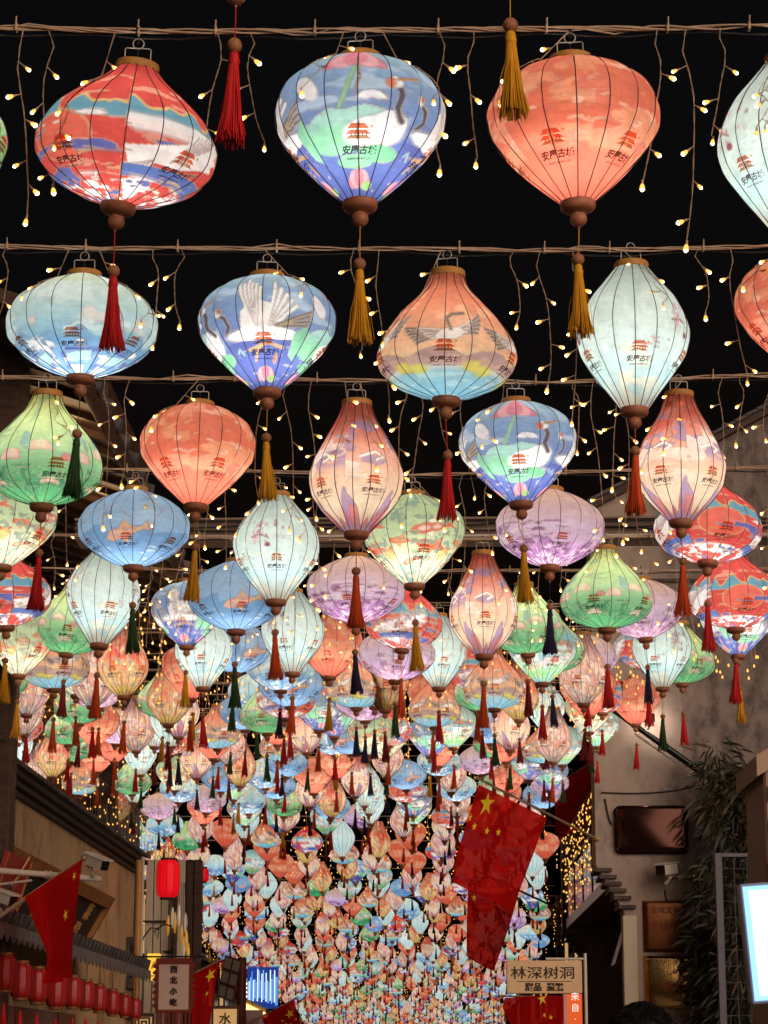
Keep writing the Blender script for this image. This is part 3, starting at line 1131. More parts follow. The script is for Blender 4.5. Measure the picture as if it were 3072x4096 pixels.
def lantern(kind, loc, tassel, lod, yaw, tilt=(0, 0), hook=.05, label='', group='silk lanterns strung over the street', power=1.0, cord=.085, sway=(0, 0), scale=1.0):
    """one hanging lantern: loc is the middle of its body"""
    shape = KINDS[kind][1]
    sh = SH[shape]
    t = thing('silk_lantern', label, 'lantern', loc, group)
    R = Euler((tilt[0], tilt[1], yaw), 'XYZ')
    dn = Euler((sway[0], sway[1], 0))
    sd = obj('shade', cached(('shade', kind, lod), lambda: shade_mesh(kind, lod)), t)
    sd.rotation_euler = R
    if lod < 2:
        if lod == 0:
            nrep = KINDS[kind][2]
            for j in range(nrep):
                lg = obj('printed_emblem', cached(('logo', kind, 0), lambda: logo_mesh(kind, False)), sd)
                lg.rotation_euler = (0, 0, 2 * math.pi * j / nrep)
        else:
            lg = obj('printed_emblem', cached(('logo', kind, 1), lambda: logo_mesh(kind, True)), sd)
            lg['kind'] = 'stuff'
    rb = obj('rib_frame', cached(('ribs', shape, lod), lambda: ribs_mesh(shape, lod)), t)
    rb.rotation_euler = R
    M = R.to_matrix()
    top = M @ Vector((0, 0, sh.H / 2))
    bot = M @ Vector((0, 0, -sh.H / 2))
    cp = obj('bottom_cap', cached(('cap', lod), lambda: cap_mesh(lod)), t)
    cp.location = bot
    cp.rotation_euler = R
    if lod < 2:
        obj('finial', cached(('fin', lod), lambda: finial_mesh(lod)), cp)
        r = round(float(sh.rr[0]), 3)
        rg = obj('top_ring', cached(('ring', r), lambda: ring_mesh(r)), t)
        rg.location = top
        rg.rotation_euler = R
        hg = obj('hanger_wire', cached('hanger', hanger_mesh), t)
        hg.location = top
        hg.rotation_euler = (tilt[0] * .3, tilt[1] * .3, .2 * math.sin(yaw * 3))
        hk = obj('hook', cached('hook', hook_mesh), t)
        hk.location = top + Vector((0, 0, .066))
        hk.scale = (1, 1, max(hook - .066, .012))
        b = bot + M @ Vector((0, 0, -.066))
        cd = obj('tassel_cord', cached(('cord', tassel), lambda: cord_mesh(tassel)), t)
        cd.location = b
        cd.scale = (1, 1, cord)
        cd.rotation_euler = dn
        e = b + dn.to_matrix() @ Vector((0, 0, -cord - .012))
        bd = obj('bead', cached(('bead', lod), lambda: bead_mesh(lod)), t)
        bd.location = e
        var = rnd.randrange(3)
        ts = obj('tassel', cached(('tassel', tassel, lod, var), lambda: tassel_mesh(tassel, lod, var)), t)
        ts.location = e + Vector((0, 0, -.013))
        ts.rotation_euler = (dn.x * 1.2, dn.y * 1.2, rnd.uniform(0, 6))
    else:
        ts = obj('tassel', cached(('tassel', tassel, 2, 0), lambda: tassel_mesh(tassel, 2, 0)), t)
        ts.location = bot + Vector((0, 0, -.078 - cord))
        ts.rotation_euler = dn
    if lod < 2:
      bl = obj('lamp_bulb', bulb_light(LAMP_W * power * {'balloon': 1.0, 'flat': 1.1, 'onion': .95, 'squat': 1.05, 'slim': .78, 'drop': .72}[shape]), t)
      bl.location = (0, -.015, -.035)
    t.scale = (scale * rnd.uniform(.975, 1.025), scale * rnd.uniform(.975, 1.025), scale * rnd.uniform(.97, 1.03))
    LANTERNS.append((t, kind))
    return t

# ------------------------------------------------------------------ lantern rows: places read off the photograph, each row at its own distance
ORD = ['zeroth', 'first', 'second', 'third', 'fourth', 'fifth', 'sixth', 'seventh', 'eighth', 'ninth', 'tenth', 'eleventh', 'twelfth', 'thirteenth', 'fourteenth', 'fifteenth', 'sixteenth', 'seventeenth', 'eighteenth', 'nineteenth', 'twentieth']
TENS = {20: 'twenty', 30: 'thirty', 40: 'forty', 50: 'fifty', 60: 'sixty', 70: 'seventy'}


def ordinal(n):
    if n <= 20:
        return ORD[n]
    return TENS[n // 10 * 10] + '-' + ORD[n % 10] if n % 10 else {30: 'thirtieth', 40: 'fortieth', 50: 'fiftieth', 60: 'sixtieth', 70: 'seventieth'}[n]


q = 3072 / 1659.0
NEAR = [   # (depth, [(x, y of the body's middle in the 1659-wide view, kind, tassel, yaw deg, tilt x, tilt y deg, cord)])
    (4.55, [(513, -242, 'multi', 'red', 40, 0, 0, .065), (1097, -290, 'orange', 'yellow', 10, 0, 0, .085)]),
    (5.59, [(-165, 250, 'lotus', 'green', 30, 0, 0, .09), (276, 296, 'red', 'red', 8, 4, 6, .085), (778, 284, 'crane', 'yellow', 225, 0, 0, .075), (1240, 286, 'orange', 'yellow', 66, -1, -2, .065), (1706, 320, 'white', 'orange', 35, 0, 0, .08)]),
    (6.97, [(178, 706, 'sky', 'green', 120, 0, -1, .095), (577, 722, 'crane', 'yellow', 135, 0, 1, .07), (965, 728, 'sunset', 'red', 88, 1, -1, .09), (1367, 730, 'white', 'orange', 20, 0, 0, .05), (1738, 676, 'orange', 'red', 15, 0, 0, .08)]),
    (8.0, [(96, 972, 'lotus', 'red', 40, 2, 0, .085), (427, 984, 'orange', 'yellow', 52, 0, 2, .07), (770, 1012, 'salmon', 'orange', 42, 0, 0, .055), (1120, 978, 'crane', 'yellow', 42, -1, -2, .085), (1469, 990, 'salmon', 'orange', 130, 0, -1, .065)]),
    (9.35, [(12, 1130, 'koigreen', 'yellow', 20, 0, 3, .085), (290, 1142, 'koiblue', 'green', 118, 0, 0, .08), (597, 1184, 'white', 'orange', 94, 0, 0, .055), (893, 1166, 'koigreen', 'yellow', 60, 0, -2, .075), (1189, 1142, 'purple', 'navy', 30, 0, 2, .085), (1530, 1128, 'red', 'red', 240, 0, -6, .095), (1800, 1150, 'white', 'red', 0, 0, 0, .08)]),
    (10.6, [(10, 1275, 'red', 'yellow', 200, 0, 4, .08), (223, 1288, 'white', 'orange', 40, 0, 4, .06), (511, 1288, 'koiblue', 'green', 132, 0, 0, .075), (769, 1274, 'purple', 'navy', 80, 0, 0, .06), (1044, 1306, 'salmon', 'orange', 20, 0, 0, .05), (1309, 1272, 'lotus', 'red', 70, 0, 0, .1), (1585, 1278, 'red', 'red', 235, 0, 2, .075), (1830, 1290, 'sky', 'red', 0, 0, 0, .08)]),
    (12.6, [(42, 1385, 'koigreen', 'yellow', 5, 0, 0, .065), (152, 1338, 'lotus', 'dark red', 25, 2, 5, .075), (404, 1326, 'crane', 'yellow', 130, 0, 0, .07), (632, 1366, 'white', 'orange', 75, 0, 0, .06), (872, 1334, 'red', 'orange', 130, 3, -2, .09), (1136, 1338, 'lotus', 'dark red', 50, 0, -4, .07), (1390, 1316, 'purple', 'navy', 10, 0, -3, .075), (1592, 1345, 'crane', 'yellow', 60, 0, 0, .1)]),
    (14.3, [(-30, 1440, 'salmon', 'yellow', 5, 0, 0, .065), (265, 1425, 'flame', 'orange', 0, 0, -3, .085), (508, 1398, 'koiblue', 'green', 44, 0, 2, .08), (712, 1398, 'orange', 'yellow', 15, 0, 0, .06), (948, 1408, 'white', 'red', 30, 0, 0, .07), (1190, 1388, 'lotus', 'navy', 15, 0, 0, .07), (1400, 1388, 'red', 'red', 225, 0, -2, .085), (1472, 1412, 'lotus', 'red', 44, 0, 0, .11)]),
    (16.0, [(60, 1475, 'blossom', 'red', 10, 0, 0, .07), (166, 1445, 'koigreen', 'orange', 14, 0, 0, .08), (418, 1445, 'orange', 'yellow', 60, 0, 0, .06), (628, 1478, 'koiblue', 'red', 10, 0, 0, .09), (770, 1470, 'sunset', 'navy', 60, 0, 0, .06), (832, 1462, 'flame', 'dark red', 20, 0, 0, .08), (1030, 1440, 'red', 'orange', 140, 0, 0, .09), (1265, 1420, 'purple', 'red', 33, 0, -2, .07)]),
    (18.3, [(35, 1560, 'red', 'red', 120, 0, 2, .07), (172, 1512, 'lotus', 'dark red', 11, 0, 0, .07), (352, 1500, 'lotus', 'yellow', 20, 0, 0, .08), (555, 1495, 'sky', 'green', 10, 0, 0, .09), (690, 1530, 'crane', 'orange', 60, 0, 0, .06), (935, 1500, 'orange', 'orange', 60, 0, 0, .06), (1120, 1495, 'flame', 'dark red', 25, 0, 0, .08), (1300, 1495, 'red', 'red', 225, 0, 0, .07), (1372, 1515, 'orange', 'red', 44, 0, 0, .08)]),
    (20.8, [(115, 1625, 'flame', 'red', 20, 0, 0, .07), (250, 1570, 'purple', 'orange', 5, 0, 0, .06), (335, 1560, 'white', 'dark red', 25, 0, 0, .07), (500, 1545, 'sunset', 'green', 45, 0, 0, .07), (600, 1565, 'orange', 'orange', 5, 0, 0, .07), (840, 1570, 'red', 'orange', 145, 0, 0, .07), (1060, 1570, 'koiblue', 'red', 33, 0, 0, .06), (1180, 1530, 'white', 'dark red', 30, 0, 0, .07), (1290, 1570, 'multi', 'red', 25, 0, 0, .06)]),
]
KEYS = list(KINDS)
TCOL = ['red', 'red', 'orange', 'orange', 'yellow', 'dark red', 'navy', 'green']
H_TAB = [(13, 2.3), (16, 2.55), (18.3, 2.74), (20.8, 2.88), (26, 2.93), (36, 2.95), (45, 2.86), (55, 2.66), (72, 2.5), (100, 1.85), (130, .9)]


def canopy_h(z):
    return float(np.interp(z, [a for a, _ in H_TAB], [b for _, b in H_TAB]))


LEFT_PX = [(2600, -200), (2900, -80), (3000, -60), (3100, 60), (3200, 220), (3300, 340), (3400, 500), (3550, 720), (3700, 810), (3800, 880), (3900, 930), (4000, 1150), (4096, 1230), (4200, 1400)]
RIGHT_PX = [(2600, 2730), (2770, 2600), (2900, 2400), (3000, 2370), (3100, 2260), (3300, 2200), (3550, 2200), (3700, 2230), (3800, 2180), (3900, 2110), (4000, 2040), (4096, 2010), (4200, 1980)]


def lim(tab, y):
    return float(np.interp(y, [a for a, _ in tab], [b for _, b in tab]))


rows = []           # (depth, [(world place, kind, tassel, yaw, tilt, cord)], cable height)
for z, items in NEAR:
    L = []
    for (x, y, kind, tas, yaw, tx, ty, cord) in items:
        p = at_depth(x * q, y * q, z)
        L.append([p, kind, tas, math.radians(yaw), (math.radians(tx), math.radians(ty)), cord])
    tops = [p.z + SH[KINDS[k][1]].H / 2 for p, k, *_ in L]
    rows.append((z, L, max(sorted(tops)[len(tops) // 2] + .085, max(tops) + .03)))
rr = random.Random(21)
last = []
WEIGHT = [3, 1.5, 1.5, 2, 2, 2.5, 1.2, 3, 1.5, 1.5, 1, 2.5, 1, 2.5]


WARM = [3.4, 1, 1.6, 1.2, 2, 2.6, 1.1, 3.4, 1, 1.2, 1, 3, 1, 3.4]


def fill_row(z, step_m, drop, dy=0.0):
    h = canopy_h(z)
    yc = VPY - FPX * h / (z * math.cos(PITCH)) + dy
    xl, xr = lim(LEFT_PX, yc), lim(RIGHT_PX, yc)
    step = step_m * FPX / z
    x = xl + rr.uniform(.0, .6) * step
    L = []
    while x < xr - .1 * step:
        kind = rr.choices(KEYS, WEIGHT if z < 28 else WARM)[0]
        while kind in last[-3:]:
            kind = rr.choices(KEYS, WEIGHT if z < 28 else WARM)[0]
        last.append(kind)
        if rr.random() > drop:
            p = at_depth(x + rr.uniform(-.12, .12) * step, yc + rr.uniform(-.06, .06) * FPX / z, z)
            L.append([p, kind, rr.choice(TCOL), rr.uniform(0, 6.28), (rr.uniform(-.05, .05), rr.uniform(-.06, .06)), rr.uniform(.05, .1)])
        x += step * rr.uniform(.9, 1.12)
    if L:
        tops = [p.z + SH[KINDS[k][1]].H / 2 for p, k, *_ in L]
        rows.append((z, L, max(tops) + .05))


for z in (13.5, 15.2, 16.7, 17.6, 19.0, 20.0, 21.2):
    fill_row(z, .66, .22, 45)
z = 22.0
while z < 112:
    fill_row(z, .48, .02)
    z += 1.25 if z < 29 else (2.1 if z < 45 else (2.3 if z < 66 else 2.6))
rows.sort(key=lambda e: e[0])

count = 0
far_list = []
for ri, (z, L, cz) in enumerate(rows):
    lod = 0 if ri < 6 else (1 if z < 29 else 2)
    L.sort(key=lambda e: e[0].x)
    for li, (p, kind, tas, yaw, tilt, cord) in enumerate(L):
        if count >= 300:
            far_list.append((p, kind, tas, yaw, tilt))
            continue
        sh = SH[KINDS[kind][1]]
        lab = '%s lantern, %s tassel, %s from left in %s row' % (KINDS[kind][3], tas, ordinal(li + 1), ordinal(ri + 1))
        lantern(kind, p, tas, lod, yaw, tilt, cz - p.z - sh.H / 2, lab, cord=cord, power=rnd.uniform(.9, 1.12), sway=(rnd.uniform(-.03, .03), rnd.uniform(-.05, .05)), scale=1.0 if z < 27 else 1.05)
        count += 1

# the lanterns beyond the three hundred nearest: one far mass
Vs, Fs, Cs, off = [], [], [], 0
FS = 1.06
TV, TF, TM, toff = [], [], [], 0
tas_cols = list(TASSELS)
low = {k: shade_arrays(k, 32, 12) for k in KEYS}
for (p, kind, tas, yaw, tilt) in far_list:
    V, F, C = low[kind]
    M = np.array(Euler((tilt[0] * .4, tilt[1] * .4, yaw)).to_matrix())
    Vs.append(FS * V @ M.T + np.array(p))
    Fs.append(F + off)
    Cs.append(C * rnd.uniform(.8, 1.1))
    off += len(V)
far = obj('far_lanterns', quad_mesh('far_lanterns', np.concatenate(Vs), np.concatenate(Fs), np.concatenate(Cs), M_FAR))
far['kind'] = 'stuff'
tag(far, 'distant mass of many small lit silk lanterns down the street', 'lanterns')
mbt = MB()
for (p, kind, tas, yaw, tilt) in far_list:
    sh = SH[KINDS[kind][1]]
    mbt.lathe([(.044, .004), (.048, -.03), (.026, -.06), (.001, -.09)], 5, p + Vector((0, 0, -FS * sh.H / 2)), 0)
    mbt.lathe([(.010, .03), (.018, -.07), (.032, -.21), (.001, -.2)], 5, p + Vector((0, 0, -FS * sh.H / 2 - .17)), 1 + tas_cols.index(tas))
    for k in range(10):
        th = 2 * math.pi * k / 10 + yaw
        pts = [FS * np.array(sh.point(th, i / 5, .003)) + np.array(p) for i in range(6)]
        mbt.tube(pts, .0024, 3, len(tas_cols) + 1, caps=False)
fc = mbt.build('cap_and_tassel_mass', [M_WOOD] + [TASSELS[c] for c in tas_cols] + [M_RIB], far)
fc['kind'] = 'stuff'
print('LANTERNS', count, len(far_list), 'rows', len(rows), 'z of last single', [z for z, L, c in rows][-1])

# ------------------------------------------------------------------ cables and icicle light strings, one per lantern row
FWD = Vector((-math.sin(YAW), math.cos(YAW), 0))
RGT = Vector((math.cos(YAW), math.sin(YAW), 0))


def bulb_mesh():
    mb = MB()
    mb.lathe([(.0022, .009), (.0028, .004), (.0026, .0)], 6, mi=0)
    mb.lathe([(.0028, .0), (.0046, -.004), (.0056, -.010), (.0040, -.015), (.0005, -.0165)], 8, mi=1)
    mb.lathe([(.0024, -.0108), (.0053, -.0124), (.0030, -.0156), (.0004, -.0170)], 8, mi=2)
    return mb.mesh('bulb', [M_WIRE, M_BULB, M_BULBCORE])


def drop_path(top, length, rr_, n=9, lean=0.0):
    pts = [Vector(top)]
    ph = rr_.uniform(0, 6)
    for i in range(1, n + 1):
        u = i / n
        pts.append(Vector(top) + RGT * (.014 * math.sin(ph + u * 7 + math.sin(u * 5)) + lean * u) + FWD * (.006 * math.sin(ph * 2 + u * 6)) + Vector((0, 0, -length * u)))
    return pts


def drape_path(p, kind, az, u1, top):
    """a strand that lies over the shoulder of a lantern"""
    sh = SH[KINDS[kind][1]]
    pts = [Vector(top)]
    for i in range(9):
        u = .1 + (u1 - .1) * i / 8
        pts.append(p + Vector(sh.point(az + .12 * math.sin(i * 1.3), u, .007)))
    return pts


def twist(pts, r, ph):
    fine = []
    for a, b in zip(pts[:-1], pts[1:]):
        for k in range(3):
            fine.append(a.lerp(b, k / 3))
    fine.append(pts[-1])
    return [pt + RGT * r * math.cos(i * 1.1 + ph) + FWD * r * math.sin(i * 1.1 + ph) for i, pt in enumerate(fine)]


rs = random.Random(5)
for ri, (z, L, cz) in enumerate(rows):
    if ri == 0:
        continue
    near = ri <= 6
    yf = sum(p.dot(FWD) for p, *_ in L) / len(L)
    lat = [(p.dot(RGT), p, k) for p, k, *_ in L]
    x0 = at_depth(-120, 2000, z).dot(RGT)
    x1 = at_depth(3190, 2000, z).dot(RGT)
    if z > 14.5:
        x0 = min(a for a, *_ in lat) - .5
        x1 = max(a for a, *_ in lat) + .35
    sag_mid = (x0 + x1) / 2

    def cable_at(s, cz=cz, yf=yf, ri=ri, x0=x0, x1=x1):
        u = (s - x0) / (x1 - x0)
        return FWD * yf + RGT * s + Vector((0, 0, cz + .022 * (2 * u - 1) ** 2 - .008 + .006 * math.sin(s * 3.1 + ri)))
    t = thing('icicle_light_string', '', 'light string', cable_at(sag_mid), 'icicle light strings over the street')
    if z < 60:
        t['label'] = 'twisted cable of warm fairy lights above the %s row of lanterns' % ordinal(ri + 1)
    o = t.location.copy()

    def loc(p, o=o):
        return Vector(p) - o
    # cable: several loosely laid wires
    mb = MB()
    n = 46 if near else 14
    for w in range(5 if near else 2):
        ph = rs.uniform(0, 6)
        rad = .0045 if near else .003
        pts = []
        for i in range(n + 1):
            s = x0 + (x1 - x0) * i / n
            a = ph + i * (.55 + .13 * w)
            loose = 1 + (1.6 * max(0, math.sin(i * .37 + ph * 3)) ** 6 if w == 4 else 0)
            pts.append(loc(cable_at(s)) + FWD * rad * loose * math.cos(a) + Vector((0, 0, rad * loose * 1.2 * math.sin(a))))
        mb.tube(pts, .0022 if near else .003, 5 if near else 3)
    mb.build('cable', M_WIRE, t)
    mb = MB()
    pts = [loc(cable_at(x0 + (x1 - x0) * i / 20)) + Vector((0, 0, -.011 - .006 * math.sin(i * 1.7))) + FWD * .012 for i in range(21)]
    mb.tube(pts, .0028, 5 if near else 3)
    mb.build('support_wire', M_BLACKCABLE, t)
    if near:
        s = x0 + .1
        while s < x1:
            mb = MB()
            c = loc(cable_at(s))
            mb.bbox((c.x - .003, c.y - .009, c.z - .010), (c.x + .003, c.y + .009, c.z + .011), .001)
            mb.tube([c + Vector((0, -.009, .006)), c + Vector((.001, -.012, .024))], .0022, 4)
            mb.build('cable_tie', M_WIRE, t)
            s += rs.uniform(.18, .3)
    # drops
    drops = []
    s = x0 + rs.uniform(.02, .1)
    while s < x1:
        gap = min((abs(s - a) / (SH[KINDS[k][1]].W / 2) for a, _, k in lat), default=9)
        ok = gap > .90 or not near and gap > .6
        if ok:
            top = cable_at(s)
            ln = rs.choice([.22, .3, .36, .42, .5]) * rs.uniform(.9, 1.1)
            if z > 30:
                ln *= 1.1
            drops.append(drop_path(top, ln, rs, lean=rs.uniform(-.03, .03)))
        s += rs.uniform(.05, .10) if near else (rs.uniform(.11, .2) if z < 20 else rs.uniform(.2, .36))
    if near:
        for a, p, k in lat:
            for j in range(rs.choice([1, 1, 2])):
                az = -math.pi / 2 + YAW + rs.choice([-1, 1]) * rs.uniform(.35, 1.15)
                drops.append(drape_path(p, k, az, rs.uniform(.35, .62), cable_at(a + rs.uniform(-.06, .06))))
    mb_w, mb_b = MB(), MB()
    for pts in drops:
        L_ = [0]
        for a, b in zip(pts[:-1], pts[1:]):
            L_.append(L_[-1] + (b - a).length)
        spots = []
        d = rs.uniform(.06, .12)
        while d < L_[-1] - .02:
            i = next(j for j in range(1, len(L_)) if L_[j] >= d) - 1
            u = (d - L_[i]) / (L_[i + 1] - L_[i])
            spots.append((pts[i].lerp(pts[i + 1], u), (pts[i + 1] - pts[i]).normalized()))
            d += rs.uniform(.06, .11)
        spots.append((pts[-1], None))
        if near:
            mb = MB()
            for ph in (0, math.pi):
                mb.tube([loc(a) for a in twist(pts, .0012, ph)], .0008, 3, caps=False)
            stalks = []
            side = rs.choice([-1, 1])
            for sp, dr in spots:
                side = -side if rs.random() < .75 else side
                if dr is None:
                    e = sp + Vector((0, 0, -.008)) + RGT * rs.uniform(-.004, .004)
                    dirv = Vector((rs.uniform(-.2, .2), 0, -1)).normalized()
                else:
                    dirv = (RGT * side * rs.uniform(.7, 1.2) + Vector((0, 0, -rs.uniform(.3, 1.0))) - FWD * rs.uniform(0, .4)).normalized()
                    e = sp + dirv * rs.uniform(.016, .03)
                    mb.tube([loc(sp), loc(e)], .0013, 4, caps=False)
                stalks.append((e, dirv))
            dw = mb.build('drop_wire', M_WIRE, t)
            for e, dirv in stalks:
                b = obj('bulb', cached('fairy', bulb_mesh), dw)
                b.location = loc(e)
                b.rotation_euler = Vector((0, 0, -1)).rotation_difference(dirv).to_euler()
                sc = rs.uniform(.8, 1.15)
                b.scale = (sc, sc, sc)
        else:
            if z < 32:
                mb_w.tube([loc(a) for a in pts[::2]], .0022, 3, caps=False)
            for sp, dr in spots:
                e = loc(sp + RGT * rs.uniform(-.03, .03) - FWD * rs.uniform(0, .03))
                r = .0068 if z < 20 else .0085
                mb_b.lathe([(.002, r * 1.6), (r, -r * .4), (.001, -r * 1.5)], 4, e, 1)
    if not near:
        if mb_w.v:
            w_ = mb_w.build('drop_wires', M_WIRE, t)
            w_['kind'] = 'stuff'
        if mb_b.v:
            b_ = mb_b.build('bulbs', [M_WIRE, M_BULB], t)
            b_['kind'] = 'stuff'
    if z >= 60:
        t['label'] = 'far string of warm fairy lights over the %s row of lanterns' % ordinal(ri + 1)

# ------------------------------------------------------------------ the street and its houses
def ground_z(Y):
    if Y < 13:
        return 0.0
    return max(-1.6, canopy_h(Y) - 2.15)


def stone_mat():
    return mat('stone_paving', (120, 112, 104), .7, noise=.4, scale=3, bump=.3, rgb2=(80, 74, 70))


mb = MB()
ys = [-60, -10] + list(np.linspace(0, 130, 40)) + [400, 1500]
xs = [-1500, -60, -8, -4, 0, 4, 8, 60, 1500]
vv = [(x, y, ground_z(y) if y < 131 else -1.6) for y in ys for x in xs]
nx = len(xs)
mb.add(vv, [(j * nx + i, j * nx + i + 1, (j + 1) * nx + i + 1, (j + 1) * nx + i) for j in range(len(ys) - 1) for i in range(nx - 1)])
struct(mb.build('street_ground', stone_mat()))


def plaster(name, rgb, dirt, amount, scale=1.3, lo=.42, hi=.66, axis=None):
    """limewashed wall with dark run-down staining; axis=(index, a, b): stains grow along that local axis"""
    if name in MATS:
        return MATS[name]
    m = bpy.data.materials.new(name)
    m.use_nodes = True
    nt = m.node_tree
    b = nt.nodes['Principled BSDF']
    b.inputs['Roughness'].default_value = .85
    b.inputs['Specular IOR Level'].default_value = .15
    tc = nt.nodes.new('ShaderNodeTexCoord')

    def noise(sc, stretch, detail=7, rough=.68):
        mp = nt.nodes.new('ShaderNodeMapping')
        mp.inputs['Scale'].default_value = stretch
        nz = nt.nodes.new('ShaderNodeTexNoise')
        nz.inputs['Scale'].default_value = sc
        nz.inputs['Detail'].default_value = detail
        nz.inputs['Roughness'].default_value = rough
        nt.links.new(tc.outputs['Object'], mp.inputs[0])
        nt.links.new(mp.outputs[0], nz.inputs['Vector'])
        return nz.outputs['Fac']

    def rng(v, a, b_):
        mr = nt.nodes.new('ShaderNodeMapRange')
        mr.interpolation_type = 'SMOOTHSTEP'
        mr.inputs['From Min'].default_value = a
        mr.inputs['From Max'].default_value = b_
        nt.links.new(v, mr.inputs['Value'])
        return mr.outputs[0]

    def mul(a, b_):
        mm = nt.nodes.new('ShaderNodeMath')
        mm.operation = 'MULTIPLY'
        nt.links.new(a, mm.inputs[0])
        if isinstance(b_, float):
            mm.inputs[1].default_value = b_
        else:
            nt.links.new(b_, mm.inputs[1])
        return mm.outputs[0]
    big = rng(noise(scale, (1, 1, .7)), lo, hi)
    fine = rng(noise(scale * 7, (1, 1, .55)), .35, .7)
    mx = nt.nodes.new('ShaderNodeMix')
    mx.data_type = 'RGBA'
    mx.inputs[6].default_value = lin(rgb) + (1,)
    mx.inputs[7].default_value = lin(dirt) + (1,)
    f = mul(mul(big, fine), amount)
    if axis:
        sp = nt.nodes.new('ShaderNodeSeparateXYZ')
        nt.links.new(tc.outputs['Object'], sp.inputs[0])
        ad = nt.nodes.new('ShaderNodeMath')
        ad.operation = 'ADD'
        nt.links.new(sp.outputs[axis[0]], ad.inputs[0])
        nt.links.new(mul(noise(scale * 1.7, (1, 1, 1)), .9), ad.inputs[1])
        g = rng(ad.outputs[0], axis[1] + .45, axis[2] + .45)
        f2 = nt.nodes.new('ShaderNodeMath')
        f2.operation = 'MULTIPLY_ADD'
        nt.links.new(fine, f2.inputs[0])
        f2.inputs[1].default_value = .5
        f2.inputs[2].default_value = .42
        f3 = mul(g, f2.outputs[0])
        mxx = nt.nodes.new('ShaderNodeMath')
        mxx.operation = 'MAXIMUM'
        nt.links.new(f, mxx.inputs[0])
        nt.links.new(f3, mxx.inputs[1])
        f = mxx.outputs[0]
    nt.links.new(f, mx.inputs[0])
    nt.links.new(mx.outputs[2], b.inputs['Base Color'])
    bp = nt.nodes.new('ShaderNodeBump')
    bp.inputs['Strength'].default_value = .35
    bp.inputs['Distance'].default_value = .012
    nt.links.new(noise(scale * 14, (1, 1, 1)), bp.inputs['Height'])
    nt.links.new(bp.outputs[0], b.inputs['Normal'])
    MATS[name] = m
    return m


M_PLASTER_R = plaster('limewash_right', (172, 152, 138), (60, 51, 54), .9, .9, axis=(0, .3, .95))
M_PLASTER_L = plaster('limewash_left', (214, 176, 132), (110, 82, 58), .8, 1.3, .40, .66)
M_PLASTER_P = plaster('limewash_pale', (212, 194, 170), (120, 104, 88), .7, 1.2)
M_GREYWALL = plaster('grey_render', (128, 118, 110), (74, 66, 62), .7, 1.4)
M_TIMBER = mat('old_timber', (186, 122, 62), .6, noise=.5, scale=7, stretch=(1, 1, 5), bump=.3, rgb2=(120, 70, 32))
M_DARKWOOD = mat('dark_wood', (84, 58, 44), .6, noise=.45, scale=9, stretch=(1, 1, 4), bump=.3, rgb2=(50, 34, 27))
M_REDWOOD = mat('red_lacquer_wood', (120, 54, 40), .35, noise=.35, scale=6, stretch=(3, 1, 1), rgb2=(84, 38, 30))
M_TILE = mat('grey_roof_tile', (98, 88, 86), .7, noise=.45, scale=14, bump=.3, rgb2=(58, 52, 52))
M_BRICK = mat('grey_brick', (92, 78, 68), .8, noise=.4, scale=16, bump=.3, rgb2=(60, 50, 46))
M_BEAM = mat('painted_beam', (158, 132, 114), .5, noise=.3, scale=5, stretch=(.3, 1, 1), rgb2=(112, 92, 80))
M_WHITEPAINT = mat('white_paint', (214, 200, 184), .45, noise=.15, scale=20)
M_BLACKPLASTIC = mat('black_plastic', (18, 17, 18), .25, spec=.5)
M_GLASS = mat('dark_glass', (30, 26, 26), .06, spec=.9)
M_BRASS = mat('brass_plate', (112, 68, 40), .28, metal=.9, noise=.2, scale=2)
M_GOLDMIRROR = mat('gold_mirror', (214, 168, 104), .10, metal=1.0, bump=.10, scale=2.2, stretch=(1.6, 1, .25))
M_PLATE = mat('brown_mirror_plate', (58, 32, 24), .10, metal=.75, bump=.05, scale=1.5)
M_IRON = mat('grey_iron', (96, 92, 98), .45, metal=.5, noise=.2, scale=20)
M_RED = mat('flag_red', (206, 24, 24), .6, noise=.12, scale=5)
M_STAR = mat('flag_yellow', (250, 206, 40), .6)
M_GOLDLETTER = mat('gold_letter', (226, 166, 92), .45)
M_SIGNDARK = mat('sign_dark_wood', (70, 52, 44), .55, noise=.3, scale=8, stretch=(1, 1, 4), rgb2=(50, 36, 32))
M_LETTER = mat('dark_letter', (46, 28, 20), .6)
M_PINE = mat('pine_trim', (190, 124, 66), .55, noise=.3, scale=8, rgb2=(150, 92, 46))


def rect(x0, y0, x1, y1, Y):
    a, b = on_y((x0 + x1) / 2, y1, Y), on_y((x0 + x1) / 2, y0, Y)
    ym = (y0 + y1) / 2
    return on_y(x0, ym, Y).x, on_y(x1, ym, Y).x, a.z, b.z


def letters(body, size, loc, m, parent=None, shear=0.0, bold=.0, spacing=1.0, rot=(math.pi / 2, 0, 0), name='lettering', sx=1.0):
    me = text_mesh(body, size, shear, bold, .003, spacing=spacing).copy()
    me.materials.clear()
    me.materials.append(m)
    o = obj(name, me, parent)
    o.location = loc
    o.rotation_euler = rot
    o.scale = (sx, 1, 1)
    return o


